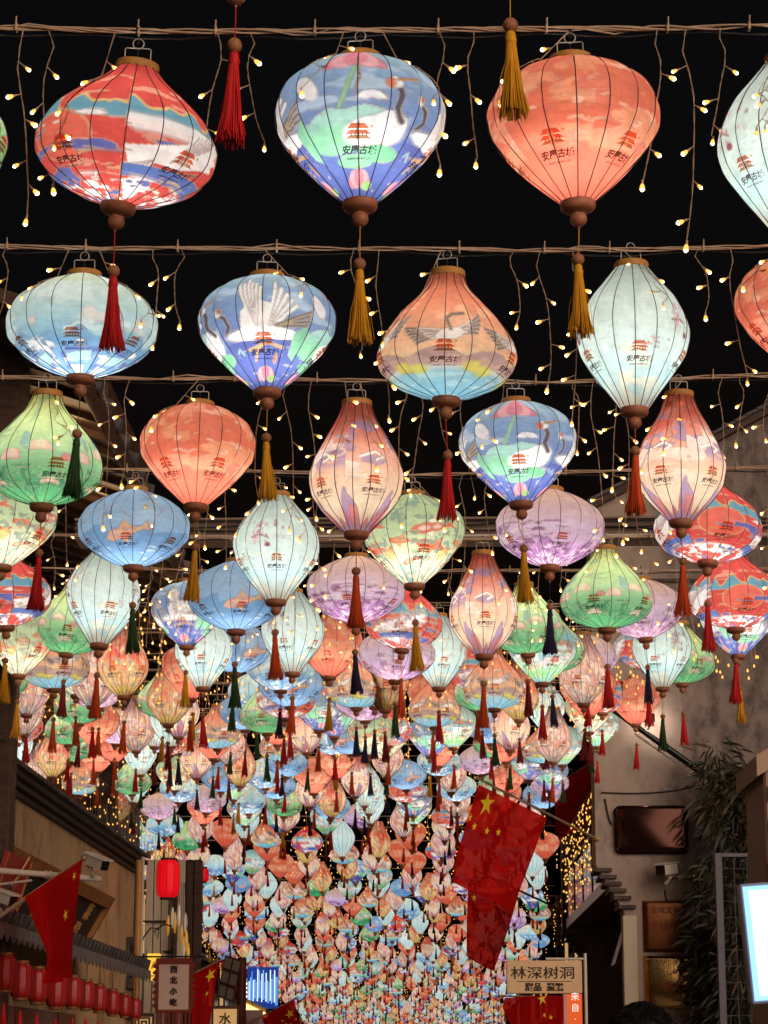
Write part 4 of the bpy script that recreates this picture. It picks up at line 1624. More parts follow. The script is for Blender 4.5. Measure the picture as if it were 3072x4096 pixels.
# ---- right: gable house whose end wall faces the viewer
YW = 20.9
g = thing('gable_house', 'tall stained limewashed gable wall with stepped corbel and wall plaques', 'house', (on_y(2395, 4000, YW).x, YW, 0))
o = g.location
xL, xR = 0.0, on_y(3500, 3000, YW).x - o.x
zS = on_y(2395, 3470, YW).z
zB = on_y(2500, 3640, YW).z
xin = on_y(2502, 3800, YW).x - o.x
zE = on_y(2395, 2050, YW).z
zT = on_y(3500, 1470, YW).z
mb = MB()
mb.prism([(xL, 0, zE), (xL, 0, zS + .02), (xin, 0, zB - .02), (xin, 0, -.2), (xR, 0, -.2), (xR, 0, zT)], (0, .42, 0))
mb.build('wall', M_PLASTER_R, g)
# corbel bricks stepping in
steps = [(2400, 3480), (2420, 3508), (2441, 3535), (2459, 3562), (2478, 3592), (2496, 3628)]
for i, (px, py) in enumerate(steps):
    c = on_y(px, py, YW)
    mb = MB()
    mb.bbox((c.x - o.x - .055, -.05, c.z - .02), (c.x - o.x + .10, .44, c.z + .016), .006)
    mb.build('corbel_brick', M_BRICK, g)
mb = MB()      # corner pilaster strip below the corbel
mb.bbox((xin - .02, -.03, -.2), (xin + .10, 0.0, zB - .05), .005)
mb.build('pilaster', M_PLASTER_P, g)
mb = MB()      # rake board and overhanging tiles
d = Vector((xR - xL, 0, zT - zE)).normalized()
nrm = Vector((-d.z, 0, d.x))
a = Vector((xL, -.12, zE)) - d * .2
b = Vector((xR, -.12, zT))
mb.prism([a, b, b + nrm * .06, a + nrm * .06], (0, .7, 0))
mb.build('rake_board', M_DARKWOOD, g)
n = 26
for i in range(n):
    p = a.lerp(b, (i + .5) / n) + nrm * .06
    mb = MB()
    L_ = (b - a).length / n
    mb.obox(p + Vector((0, .33, .012)), (L_ * .54, .38, .014), Matrix(((d.x, 0, nrm.x), (0, 1, 0), (d.z, 0, nrm.z))) @ Matrix.Rotation(.06, 3, 'Y'))
    mb.build('roof_tile', M_TILE, g)
for k, (x_a, z_a, x_b, z_b) in enumerate(((2405, 3170, 2890, 3120), (2420, 3195, 2450, 3300), (2660, 3560, 2672, 3600))):
    pa, pb = on_y(x_a, z_a, YW - .012) - o, on_y(x_b, z_b, YW - .012) - o
    mb = MB()
    mb.tube([pa.lerp(pb, u) + Vector((0, 0, -.05 * math.sin(u * math.pi))) for u in [i / 10 for i in range(11)]], .007, 6)
    mb.build('wall_cable', M_BLACKCABLE, g)
# thin string course on the wall
zc = on_y(2800, 2330, YW).z
mb = MB()
mb.bbox((xL - .03, -.035, zc), (xR, 0, zc + .03), .004)
mb.build('string_course', M_BRICK, g)

# ---- beam that crosses the street
YB = 13.7
x0, x1, z0, z1 = rect(300, 2072, 3300, 2152, YB)
t = thing('overhead_beam', 'grey-brown beam with ledges crossing above the street behind the lanterns', 'beam', ((x0 + x1) / 2, YB, z0))
hw = (x1 - x0) / 2
mb = MB()
mb.bbox((-hw, 0, .012), (hw, .22, z1 - z0 - .014), .004)
mb.build('beam_web', M_BEAM, t)
for zz, nm in ((0, 'lower_ledge'), (z1 - z0 - .014, 'upper_ledge')):
    mb = MB()
    mb.bbox((-hw, -.035, zz), (hw, .25, zz + .014), .003)
    mb.build(nm, M_WHITEPAINT if zz == 0 else M_BEAM, t)
for k in range(3):
    mb = MB()
    pts = [(-hw + 2 * hw * i / 16, -.02 - .01 * k, .05 + .018 * k + .012 * math.sin(i * 1.3 + k * 2)) for i in range(17)]
    mb.tube(pts, .006, 5)
    mb.build('conduit', M_BLACKCABLE, t)

# ---- fittings on the gable wall
def plaque(name, label, x0, y0, x1, y1, Y, m, r=.02, depth=.03, mframe=None, cat='plaque'):
    X0, X1, Z0, Z1 = rect(x0, y0, x1, y1, Y)
    t = thing(name, label, cat, ((X0 + X1) / 2, Y, Z0))
    w, h = (X1 - X0) / 2, Z1 - Z0
    out = []
    for cx, cz, a0 in ((w - r, h - r, 0), (-w + r, h - r, 90), (-w + r, r, 180), (w - r, r, 270)):
        for k in range(6):
            a = math.radians(a0 + 18 * k)
            out.append((cx + r * math.cos(a), 0, cz + r * math.sin(a)))
    # dished face: rim then face slightly bulged
    n = len(out)
    mb = MB()
    c = Vector((0, 0, h / 2))
    ring = [Vector(p) for p in out]
    r1 = [c + (p - c) * .985 + Vector((0, -depth, 0)) for p in ring]
    r2 = [c + (p - c) * .86 + Vector((0, -depth - .006, 0)) for p in ring]
    mb.add(ring + r1 + r2, [(i, (i + 1) % n, n + (i + 1) % n, n + i) for i in range(n)] + [(n + i, n + (i + 1) % n, 2 * n + (i + 1) % n, 2 * n + i) for i in range(n)] + [tuple(range(2 * n, 3 * n))], smooth=True)
    mb.build('plate', m, t)
    for sx in (-1, 1):
        for zz in (.1, .9):
            s = MB()
            s.ball((sx * w * .93, -depth - .004, h * zz), .007, 8, 5)
            s.build('screw', M_IRON, t)
    return t, w, h


plaque('mirror_plaque', 'dark brown glossy rounded plaque high on the limewashed wall', 2457, 3222, 2753, 3418, YW - .004, M_PLATE, .055, .035)
t, w, h = plaque('brass_plaque', 'dull brown brass plaque, upper of two below the wall camera', 2572, 3602, 2870, 3808, YW - .004, M_BRASS, .006, .02)
letters('古城文化旅游街区', .064, (0, -.03, h * .8), mat('faint_letter', (96, 44, 30), .5), t)
letters('诚信示范商户', .095, (0, -.03, h * .5), mat('faint_red_letter', (140, 40, 30), .5), t)
t, w, h = plaque('gold_plaque', 'mirror-bright gold plaque, lower of two, catching lantern reflections', 2577, 3822, 2896, 4034, YW - .004, M_GOLDMIRROR, .006, .02)
letters('教示范街', .1, (.02, -.03, h * .40), mat('plaque_red', (170, 36, 40), .5), t)
letters('安慶古城', .05, (.0, -.03, h * .68), mat('faint_letter', (96, 44, 30), .5), t)
mb = MB()
mb.prism([(-.07, -.03, h * .76), (.07, -.03, h * .76), (.045, -.03, h * .82), (-.045, -.03, h * .82)], (0, .003, 0))
mb.build('emblem_roof', MATS['faint_letter'], t)


def cctv(label, px, py, Y, dirx, k=1.0, pitch=-.15):
    """bullet camera with sun hood on a jointed bracket; k = length in metres"""
    t = thing('security_camera', label, 'camera', on_y(px, py, Y))
    R = Euler((0, pitch, dirx)).to_matrix()
    mb = MB()
    mb.obox((0, 0, 0), (k * .5, k * .2, k * .19), R)
    bm = mb.build('camera_body', M_WHITEPAINT, t)
    mb = MB()
    mb.prism([R @ Vector(p) * k for p in ((-.52, -.24, .2), (.62, -.24, .2), (.62, -.18, .27), (-.52, -.18, .27))], R @ Vector((0, .48 * k, 0)))
    mb.build('sun_hood', M_WHITEPAINT, t)
    mb = MB()
    mb.obox(R @ Vector((.515 * k, 0, 0)), (k * .03, k * .19, k * .18), R)
    fr = mb.build('lens_window', M_BLACKPLASTIC, t)
    mb = MB()
    mb.tube([R @ Vector((.545 * k, 0, 0)), R @ Vector((.56 * k, 0, 0))], k * .09, 12)
    mb.build('lens', M_GLASS, fr)
    mb = MB()
    mb.tube([R @ Vector((-.15 * k, 0, -.19 * k)), R @ Vector((-.15 * k, 0, -.36 * k)), Vector((-.05 * k, .25 * k, -.55 * k))], k * .07, 8)
    mb.ball(R @ Vector((-.15 * k, 0, -.34 * k)), k * .1, 10, 6)
    mb.build('bracket_joint', M_WHITEPAINT, t)
    mb = MB()
    mb.tube([R @ Vector((-.5 * k, 0, .05 * k)), R @ Vector((-.75 * k, .1 * k, .2 * k)), R @ Vector((-.7 * k, .2 * k, -.2 * k)), Vector((-.05 * k, .3 * k, -.5 * k))], k * .025, 5)
    mb.build('signal_cable', M_BLACKCABLE, t)
    return t


cctv('white security camera with black front on the gable wall above brass plaques', 2668, 3478, YW - .2, math.radians(235), .22, .12)
t = thing('wall_conduit', 'pale conduit running sideways from the gable wall camera', 'conduit', on_y(2770, 3506, YW - .05))
mb = MB()
mb.tube([(-.24, 0, 0), (.14, 0, -.002), (.37, 0, 0)], .012, 8)
mb.build('pipe', M_WHITEPAINT, t)
mb = MB()
mb.box((-.02, -.012, -.012), (0, .05, .012))
mb.build('clamp', M_IRON, t)

# lamp that washes the wall
p = on_y(2596, 2872, YW - .2)
t = thing('wall_floodlight', 'bright white floodlight washing the gable wall behind an orange lantern', 'floodlight', p)
mb = MB()
mb.bbox((-.05, -.02, -.04), (.05, .03, .04), .008)
mb.build('lamp_housing', M_BLACKPLASTIC, t)
mb = MB()
mb.bbox((-.042, .031, -.032), (.042, .036, .032), .002)
mb.build('lamp_lens', emission('flood_lens', (1, .9, .78), 14), t)
mb = MB()
mb.tube([(.0, .0, -.04), (.0, .05, -.08), (0, .195, -.08)], .008, 6)
mb.build('lamp_arm', M_BLACKPLASTIC, t)
Ld = bpy.data.lights.new('lamp_glow', 'POINT')
Ld.energy = 3.5
Ld.color = (1, .86, .72)
Ld.shadow_soft_size = .03
lo_ = obj('lamp_glow', Ld, t)
lo_.location = (0.03, .055, -.01)

# black pole leaning across the wall
t = thing('leaning_black_pole', 'long black pole slanting down across the gable wall to the plants', 'pole', on_y(2380, 2790, YW - .5))
a = Vector((0, 0, 0))
b = on_y(2838, 3112, YW - .12) - t.location
mb = MB()
mb.tube([a, a.lerp(b, .55), a.lerp(b, .6), b], [.02, .027, .032, .028], 10)
mb.build('pole', M_BLACKPLASTIC, t)
mb = MB()
c0 = on_y(2540, 2935, YW - .3) - t.location
c1 = on_y(2858, 3160, YW - .06) - t.location
mb.tube([c0, c1], .009, 8)
mb.build('thin_rod', M_WHITEPAINT, t)
for u in (.36, .61):
    mb = MB()
    c = a.lerp(b, u)
    mb.ball(c, .037, 8, 6)
    mb.build('pole_joint', M_BLACKPLASTIC, t)

# ---- bamboo against the wall
M_LEAF = mat('bamboo_leaf', (34, 40, 20), .5, noise=.4, scale=4, rgb2=(50, 45, 26))
M_LEAFDRY = mat('bamboo_leaf_dry', (88, 68, 42), .6, noise=.4, scale=4, rgb2=(62, 48, 30))
M_CANE = mat('bamboo_cane', (96, 88, 48), .5)


def bamboo(label, cx, py0, py1, Y, spread, nleaf, seed, leaves=(.10, .2)):
    rb_ = random.Random(seed)
    base = on_y(cx, py1, Y)
    top = on_y(cx, py0, Y)
    t = thing('bamboo_plant', label, 'plant', (base.x, Y, base.z if py1 < 4090 else 0.0), 'bamboo by the gable wall')
    H = top.z - t.location.z
    canes = []
    for k in range(5):
        x = rb_.uniform(-.5, .5) * spread
        bend = rb_.uniform(-.25, .3) * spread
        pts = [Vector((x + bend * (i / 8) ** 2, rb_.uniform(-.02, .02) - .04 * (i / 8), H * (rb_.uniform(.86, 1.0) if i == 8 else i / 8))) for i in range(9)]
        canes.append(pts)
        mb = MB()
        mb.tube(pts, [.007 - .0005 * i for i in range(9)], 6)
        mb.build('cane', M_CANE, t)
    mb = MB()
    zlo = max(0, on_y(cx, min(py1, 4300), Y).z - t.location.z)
    for k in range(nleaf):
        c = rb_.choice(canes)
        u = rb_.uniform(max(.1, zlo / H), 1)
        i = min(int(u * 8), 7)
        p = c[i].lerp(c[i + 1], u * 8 - i)
        az = rb_.uniform(0, 6.28)
        out = Vector((math.cos(az), .6 * math.sin(az) - .25, 0))
        st = rb_.uniform(.02, .5) * spread
        root = p + out * st + Vector((0, 0, -st * .3 + rb_.uniform(-.05, .08)))
        L_ = rb_.uniform(*leaves)
        dv = (out * rb_.uniform(.3, 1.1) + Vector((rb_.uniform(-.3, .3), 0, -rb_.uniform(-.25, 1.3)))).normalized()
        sd = dv.cross(Vector((rb_.uniform(-1, 1), 1, rb_.uniform(-.5, .5)))).normalized() * L_ * .065
        tip = root + dv * L_ + Vector((0, 0, -L_ * .18))
        m1 = root + dv * L_ * .35
        mi = 1 if rb_.random() < .14 else 0
        mb.add([root, m1 + sd, m1 - sd, tip, root + dv * L_ * .7 + sd * .75 + Vector((0, 0, -.01)), root + dv * L_ * .7 - sd * .75 + Vector((0, 0, -.01))], [(0, 1, 2), (1, 4, 5, 2), (4, 3, 5)], mi)
    lf = mb.build('leaves', [M_LEAF, M_LEAFDRY], t)
    lf['kind'] = 'stuff'
    return t


bamboo('dark bushy bamboo hanging over the wall beside the slanting pole', 2990, 2950, 4400, YW - .45, .40, 3400, 3, (.09, .22))
bamboo('bamboo clump spilling leaves between mirror plaque and camera', 2890, 3420, 4400, YW - .3, .26, 1300, 4, (.1, .2))
bamboo('low bamboo sprigs behind the iron trellis beside the light box', 2975, 3560, 4400, YW - .7, .26, 1000, 6, (.1, .2))

# ---- iron trellis
YT = 19.6
t = thing('iron_trellis', 'grey iron trellis frame with wire grid in front of the bamboo', 'trellis', (on_y(2890, 4000, YT).x, YT, 0))
o = t.location
ztop = on_y(2870, 3412, YT).z
xr = on_y(3200, 3600, YT).x - o.x
mb = MB()
mb.bbox((-.03, -.03, 0), (.03, .03, ztop), .004)
mb.build('post', M_IRON, t)
mb = MB()
mb.bbox((.022, -.02, ztop - .035), (xr, .02, ztop), .004)
mb.build('rail', M_IRON, t)
for k in range(1, 6):
    mb = MB()
    mb.tube([(.022 + (xr - .022) * k / 6, 0, 0), (.022 + (xr - .022) * k / 6, 0, ztop - .035)], .003, 5)
    mb.build('upright_wire', M_IRON, t)
for k in range(1, 24):
    mb = MB()
    zz = ztop - .13 * k
    if zz < .1:
        break
    mb.tube([(.022, .004, zz), (xr, .004, zz)], .003, 5)
    mb.build('cross_wire', M_IRON, t)

# ---- white light box and kiosk edge at the right
YX = 9.6
X0, X1, Z0, Z1 = rect(3000, 3535, 3230, 4018, YX)
t = thing('light_box', 'glowing white and blue advertising light box at the right edge', 'light box', (X0, YX, Z0))
t.rotation_euler = (0, -.075, 0)
w, h = X1 - X0, Z1 - Z0
mb = MB()
mb.bbox((0, 0, 0), (w, .1, h), .006)
mb.build('box_frame', mat('light_box_frame', (150, 160, 190), .4), t)
mb = MB()
mb.box((.012, -.004, .012), (w - .012, 0, h - .012))
mb.build('lit_border', emission('lit_border', (.32, .62, 1.0), 1.6), t)
mb = MB()
mb.box((.035, -.008, .03), (w - .035, -.0045, h - .03))
mb.build('lit_panel', emission('lit_panel', (.9, .95, 1.0), 2.6), t)
letters('八', .07, (.11, -.011, h * .3), mat('violet_letter', (120, 110, 190), .5), t)
mb = MB()
mb.bbox((w * .4, .03, -Z0), (w * .4 + .05, .08, 0.0), .004)
mb.build('stand_post', M_IRON, t)

YK = 10.2
a = on_y(3030, 3010, YK)
t = thing('kiosk', 'pale kiosk corner with dark louvre slots at the right edge', 'kiosk', (a.x, YK, 0))
xo = t.location.x
zt = on_y(3040, 2990, YK).z
mb = MB()
mb.bbox((.022, 0, 0), (.9, .6, zt - .02), .01)
mb.build('corner_panel', mat('kiosk_panel', (170, 132, 112), .5, noise=.2, scale=4), t)
mb = MB()
mb.prism([(-.012, -.05, zt - .13), (.9, -.05, zt + .42), (.9, -.05, zt + .52), (-.012, -.05, zt - .04)], (0, .7, 0))
mb.build('eave', mat('kiosk_eave', (186, 150, 124), .5), t)
for k in range(2):
    za = zt - .17 - .14 * k
    mb = MB()
    mb.prism([(.034, -.006, za - .065), (.9, -.006, za + .38), (.9, -.006, za + .46), (.034, -.006, za)], (0, .004, 0))
    mb.build('louvre_slot', mat('louvre_brown', (54, 28, 24), .4), t)
mb = MB()
for k in range(5):
    mb.ball((.03 + .012 * (k % 2), -.02, on_y(3060, 3460 + 30 * k, YK).z), .018, 8, 6)
mb.build('ornament', mat('kiosk_ornament', (150, 60, 50), .4), t)

# ---- right, behind the gable: balcony house
XB, XF = 1.67, 2.35
zs = on_x(2443, 3541, XB).z
y0, y1 = 21.5, on_x(2270, 3726, XB).y
t = thing('balcony_house', 'house with red-brown balcony soffit and reflecting glass front on the right', 'house', (XF, y0, 0))
mb = MB()
mb.box((0, 0, -.2), (3, y1 - y0 + .4, 5.6))
mb.build('wall', M_GREYWALL, t)
mb = MB()
mb.prism([(XB - XF, .02, zs), (0, .02, zs), (0, .02, zs + .09), (XB - XF, .02, zs + .09)], (0, y1 - y0, 0))
mb.build('balcony_slab', M_REDWOOD, t)
mb = MB()
mb.bbox((XB - XF - .012, .02, zs - .012), (XB - XF, y1 - y0, zs + .10), .004)
mb.build('slab_edge', mat('slab_edge_trim', (170, 84, 78), .3), t)
nP = 5
for k in range(nP):
    a0 = .05 + (y1 - y0 - .1) * k / nP
    a1 = .05 + (y1 - y0 - .1) * (k + 1) / nP
    mb = MB()
    mb.box((XB - XF, a0 + .02, zs + .11), (XB - XF + .012, a1 - .02, zs + .62))
    mb.build('glass_panel', mat('railing_glass', (120, 96, 84), .05, metal=.55, spec=.9, bump=.12, scale=5), t)
    mb = MB()
    mb.bbox((XB - XF - .01, a0 - .012, zs + .09), (XB - XF + .022, a0 + .012, zs + .66), .003)
    mb.build('railing_post', M_REDWOOD, t)
mb = MB()
mb.bbox((XB - XF - .015, .03, zs + .66), (XB - XF + .03, y1 - y0, zs + .70), .006)
mb.build('handrail', M_REDWOOD, t)
for k in range(4):
    a0 = .2 + (y1 - y0 - .3) * k / 4
    a1 = a0 + (y1 - y0 - .3) / 4 - .12
    f = MB()
    f.bbox((-.05, a0, zs + .2), (-.001, a1, zs + 2.0), .006)
    fr = f.build('window', M_REDWOOD, t)
    for j in range(2):
        for i2 in range(3):
            mb = MB()
            yA = a0 + .06 + (a1 - a0 - .1) * j / 2
            mb.box((-.056, yA, zs + .26 + .57 * i2), (-.052, yA + (a1 - a0 - .1) / 2 - .04, zs + .26 + .57 * i2 + .52))
            mb.build('pane', mat('window_mirror_glass', (110, 84, 72), .05, metal=.6, spec=.9), fr)
mb = MB()
mb.prism([(XB - XF, .3, on_y(2440, 3860, 22).z), (0, .3, on_y(2440, 3830, 22).z), (0, .3, zs - .04), (XB - XF + .22, .3, zs - .04)], (0, .5, 0))
mb.build('shop_fascia', M_REDWOOD, t)
mb = MB()
mb.box((-.02, .9, 0), (-.002, 1.9, on_y(2480, 3830, 22.5).z))
mb.build('doorway', mat('door_dark', (26, 18, 16), .5), t)

# second gable end further along
YW2 = y1 + .3
t = thing('second_gable_house', 'grey house end with small corbels beside the brown cake shop sign', 'house', (on_y(2332, 4000, YW2).x, YW2, 0))
o = t.location
zb2 = on_y(2332, 3835, YW2).z
zs2 = on_y(2258, 3730, YW2).z
xs2 = on_y(2252, 3730, YW2).x - o.x
mb = MB()
mb.prism([(xs2, 0, 4.4), (xs2, 0, zs2), (0, 0, zb2), (0, 0, -.2), (3, 0, -.2), (3, 0, 5.2)], (0, .3, 0))
mb.build('wall', M_GREYWALL, t)
for (px, py) in ((2262, 3742), (2278, 3762), (2294, 3782), (2308, 3802), (2326, 3828)):
    c = on_y(px, py, YW2)
    mb = MB()
    mb.bbox((c.x - o.x - .04, -.03, c.z - .016), (c.x - o.x + .1, .32, c.z + .016), .005)
    mb.build('corbel_brick', M_BRICK, t)
mb = MB()
mb.tube([(xs2 - .06, -.05, .4), (xs2 - .06, -.05, 3.6)], .03, 10)
mb.build('drain_pipe', mat('rusty_pipe', (120, 84, 70), .5, noise=.4, scale=9), t)


# ---- townhouses that line the street further down
def townhouse(label, X, sgn, Y0, Y1, H, m, seed, lit=.3):
    """facade along the street; sgn = +1 when the house is on the right"""
    r_ = random.Random(seed)
    gz = ground_z((Y0 + Y1) / 2)
    t = thing('town_house', label, 'house', (X, Y0, gz), 'town houses along the street')
    D = Y1 - Y0
    mb = MB()
    mb.box((0 if sgn > 0 else -4, 0, -.5), (4 if sgn > 0 else 0, D, H))
    mb.build('wall', m, t)
    s = -sgn
    mb = MB()
    mb.prism([(s * .55, -.1, H - .1), (-s * 2, -.1, H + .95), (-s * 2, -.1, H + 1.05), (s * .55, -.1, H)], (0, D + .2, 0))
    rf = mb.build('roof', M_TILE, t)
    n = int(D / .45)
    for k in range(n):
        mb = MB()
        y = D * (k + .5) / n
        mb.prism([(s * .58, y - .03, H - .16), (-s * .02, y - .03, H - .02), (-s * .02, y - .03, H + .04), (s * .58, y - .03, H - .1)], (0, .06, 0))
        mb.build('rafter', M_DARKWOOD, rf)
    nb = max(1, int(D / 1.9))
    for k in range(nb):
        ya = D * k / nb + .3
        yb = D * (k + 1) / nb - .3
        for (za, zb) in ((.9, 2.2), (2.9, 4.2)):
            if zb > H:
                continue
            f = MB()
            lo, hi = sorted((s * .001, s * .05))
            f.bbox((lo, ya, za), (hi, yb, zb), .006)
            fr = f.build('window', M_DARKWOOD, t)
            on = r_.random() < lit
            for j in range(3):
                mb = MB()
                lo, hi = sorted((s * .051, s * .056))
                yA = ya + .07 + (yb - ya - .1) * j / 3
                mb.box((lo, yA, za + .08), (hi, yA + (yb - ya - .1) / 3 - .05, zb - .08))
                mb.build('pane', emission('warm_window', (1.0, .55, .22), .55) if on else M_GLASS, fr)
    return t


townhouse('plain town house behind the panelled shopfront on the left', -4.7, -1, 26.2, 36, 4.4, M_PLASTER_P, 1, .35)
townhouse('dim town house half hidden by far lanterns on the left', -5.7, -1, 36.2, 52, 4.6, M_GREYWALL, 2, .4)
townhouse('farthest house on the left where the lanterns thin out', -6.6, -1, 52.2, 100, 4.2, M_PLASTER_P, 3, .4)
townhouse('town house on the right behind the red flags', 2.75, 1, YW2 + .5, 42, 4.6, M_PLASTER_P, 4, .45)
townhouse('farther house on the right beyond the flags', 3.4, 1, 42.2, 64, 4.6, M_GREYWALL, 5, .4)
townhouse('last house on the right at the end of the street', 4.0, 1, 64.2, 110, 4.2, M_PLASTER_P, 6, .4)

# ------------------------------------------------------------------ flags
def star_pts(cx, cy, r, rot=0.0):
    pts = []
    for k in range(10):
        a = math.pi / 2 + rot + k * math.pi / 5
        rr_ = r if k % 2 == 0 else r * .382
        pts.append((cx + rr_ * math.cos(a), cy + rr_ * math.sin(a)))
    return pts


def translucent_red():
    m = bpy.data.materials.new('flag_cloth')
    m.use_nodes = True
    nt = m.node_tree
    nt.nodes.remove(nt.nodes['Principled BSDF'])
    tr = nt.nodes.new('ShaderNodeBsdfTranslucent')
    df = nt.nodes.new('ShaderNodeBsdfDiffuse')
    tp = nt.nodes.new('ShaderNodeBsdfTransparent')
    tr.inputs[0].default_value = lin((236, 40, 36)) + (1,)
    df.inputs[0].default_value = lin((210, 22, 22)) + (1,)
    tp.inputs[0].default_value = lin((245, 90, 80)) + (1,)
    mx = nt.nodes.new('ShaderNodeMixShader')
    mx.inputs[0].default_value = .45
    m2 = nt.nodes.new('ShaderNodeMixShader')
    m2.inputs[0].default_value = .16
    nt.links.new(tr.outputs[0], mx.inputs[1])
    nt.links.new(df.outputs[0], mx.inputs[2])
    nt.links.new(mx.outputs[0], m2.inputs[1])
    nt.links.new(tp.outputs[0], m2.inputs[2])
    nt.links.new(m2.outputs[0], nt.nodes['Material Output'].inputs[0])
    return m


M_FLAG = translucent_red()


def flag(label, rows_px, pole, stars, seed=0, wave=.05, folds=3.0, pole_r=.011, group='red flags with yellow stars'):
    """rows_px: from the pole downward, lists of (px, py, Y) across the cloth; the cloth is a smooth sheet through them"""
    t = thing('national_flag', label, 'flag', on_y(*pole[0]), group)
    o = t.location
    G = [[on_y(*p) - o for p in row] for row in rows_px]
    nr, nc = len(G), len(G[0])

    def at(u, v, off=0.0):
        def cr(a, b, c, d, s):
            return .5 * ((2 * b) + (c - a) * s + (2 * a - 5 * b + 4 * c - d) * s * s + (3 * b - a - 3 * c + d) * s ** 3)

        def row(i):
            i = max(0, min(nr - 1, i))
            x = u * (nc - 1)
            k = min(int(x), nc - 2)
            s = x - k
            f = lambda j: G[i][max(0, min(nc - 1, j))]
            return cr(f(k - 1), f(k), f(k + 1), f(k + 2), s)
        y = v * (nr - 1)
        k = min(int(y), nr - 2)
        p = cr(row(k - 1), row(k), row(k + 1), row(k + 2), y - k)
        d = wave * (.15 + v) * (math.sin(u * folds * 6.28 + v * 2.2 + seed) + .45 * math.sin(u * folds * 11 - v * 3 + seed * 2) + .16 * math.sin(u * 31 + v * 17 + seed) * math.sin(v * 9 + u * 4))
        return p + Vector((.12 * d, d - off, 0))
    NU, NV = 40, 48
    mb = MB()
    mb.add([at(i / NU, j / NV) for j in range(NV + 1) for i in range(NU + 1)], [(j * (NU + 1) + i, j * (NU + 1) + i + 1, (j + 1) * (NU + 1) + i + 1, (j + 1) * (NU + 1) + i) for j in range(NV) for i in range(NU)], smooth=True)
    cl = mb.build('cloth', M_FLAG, t)
    for (su, sv, r, rot) in stars:
        w = (at(1, sv) - at(0, sv)).length
        h = sum((at(su, (k + 1) / 8) - at(su, k / 8)).length for k in range(8))
        pts = star_pts(0, 0, r, rot)
        c = at(su, sv, .006)
        vs_ = [c] + [at(max(0, min(1, su + x / w)), max(0, min(1, sv - y / h)), .006) for x, y in pts]
        mb = MB()
        mb.add(vs_, [(0, k + 1, (k + 1) % 10 + 1) for k in range(10)])
        mb.build('star', M_STAR, cl)
    mb = MB()
    pa, pb = on_y(*pole[0]) - o, on_y(*pole[1]) - o
    mb.tube([pa, pa.lerp(pb, .5), pb], [pole_r, pole_r, pole_r * .8], 8)
    pl = mb.build('flag_pole', mat('pole_metal', (176, 140, 116), .35, metal=.5), t)
    mb = MB()
    mb.ball(pb, pole_r * 1.5, 8, 6)
    mb.build('pole_tip', mat('pole_metal', (176, 140, 116), .35, metal=.5), pl)
    mb = MB()
    mb.ball(pa, pole_r * 2.4, 8, 6)
    mb.tube([pa, pa + (pb - pa).normalized() * .05], pole_r * 1.7, 8)
    mb.build('pole_socket', mat('socket_brass', (196, 156, 90), .4, metal=.4), pl)
    return t


YF = 14.0
flag('large red flag with five yellow stars on a slanting pole by the gable wall',
     [[(1914, 3138, 19.0), (2006, 3182, 19.3), (2098, 3228, 19.6), (2188, 3272, 19.9)],
      [(1868, 3282, 19.0), (1962, 3318, 19.25), (2058, 3358, 19.5), (2146, 3384, 19.8)],
      [(1824, 3428, 19.0), (1924, 3462, 19.2), (2016, 3490, 19.5), (2102, 3502, 19.8)],
      [(1812, 3530, 19.0), (1900, 3572, 19.2), (1985, 3610, 19.5), (2046, 3650, 19.8)]],
     [(2388, 3356, 20.8), (1908, 3112, 18.95)],
     [(.2, .15, .09, .25), (.0, .3, .0, 0), (.04, .3, .032, .2), (.14, .36, .032, .3), (.30, .36, .032, .1), (.44, .33, .032, .3)], 1, .035, 1.6)
flag('red flag hanging lower and further back behind the large flag',
     [[(1872, 3556, 22.4), (1940, 3570, 22.5), (2010, 3570, 22.6), (2082, 3548, 22.8)],
      [(1868, 3650, 22.4), (1930, 3680, 22.5), (1985, 3690, 22.6), (2046, 3680, 22.8)],
      [(1866, 3750, 22.4), (1918, 3780, 22.5), (1968, 3790, 22.6), (2010, 3790, 22.8)],
      [(1868, 3824, 22.4), (1905, 3850, 22.5), (1945, 3872, 22.6), (1974, 3884, 22.8)]],
     [(2244, 3640, 23.4), (1900, 3480, 22.3)],
     [(.15, .12, .03, .2)], 2, .05, 1.4)
flag('red flag with a small yellow star under the brown cake shop sign',
     [[(2018, 3992, 21), (2100, 3986, 21.1), (2180, 3982, 21.2), (2258, 3984, 21.3)],
      [(2014, 4040, 21), (2090, 4056, 21.1), (2180, 4070, 21.2), (2256, 4080, 21.3)],
      [(2050, 4110, 21), (2120, 4120, 21.1), (2190, 4140, 21.2), (2252, 4150, 21.3)],
      [(2080, 4180, 21), (2130, 4190, 21.1), (2190, 4200, 21.2), (2250, 4210, 21.3)]],
     [(2262, 3990, 21.4), (1995, 3984, 20.95)],
     [(.62, .07, .05, .2), (.66, .3, .02, .1), (.76, .32, .02, .3)], 3, .04, 1.5, .008)
flag('red cloth flag hung high beside the gable corner among gold lights',
     [[(2215, 3150, 27), (2270, 3110, 27.1), (2320, 3080, 27.3), (2388, 3040, 27.5)],
      [(2220, 3210, 27), (2262, 3190, 27.1), (2320, 3170, 27.3), (2384, 3140, 27.5)],
      [(2222, 3270, 27), (2262, 3260, 27.1), (2310, 3250, 27.3), (2370, 3230, 27.5)],
      [(2222, 3330, 27), (2250, 3350, 27.1), (2290, 3330, 27.3), (2340, 3310, 27.5)]],
     [(2420, 3010, 27.8), (2200, 3160, 26.9)], [], 4, .06, 1.4, .01)
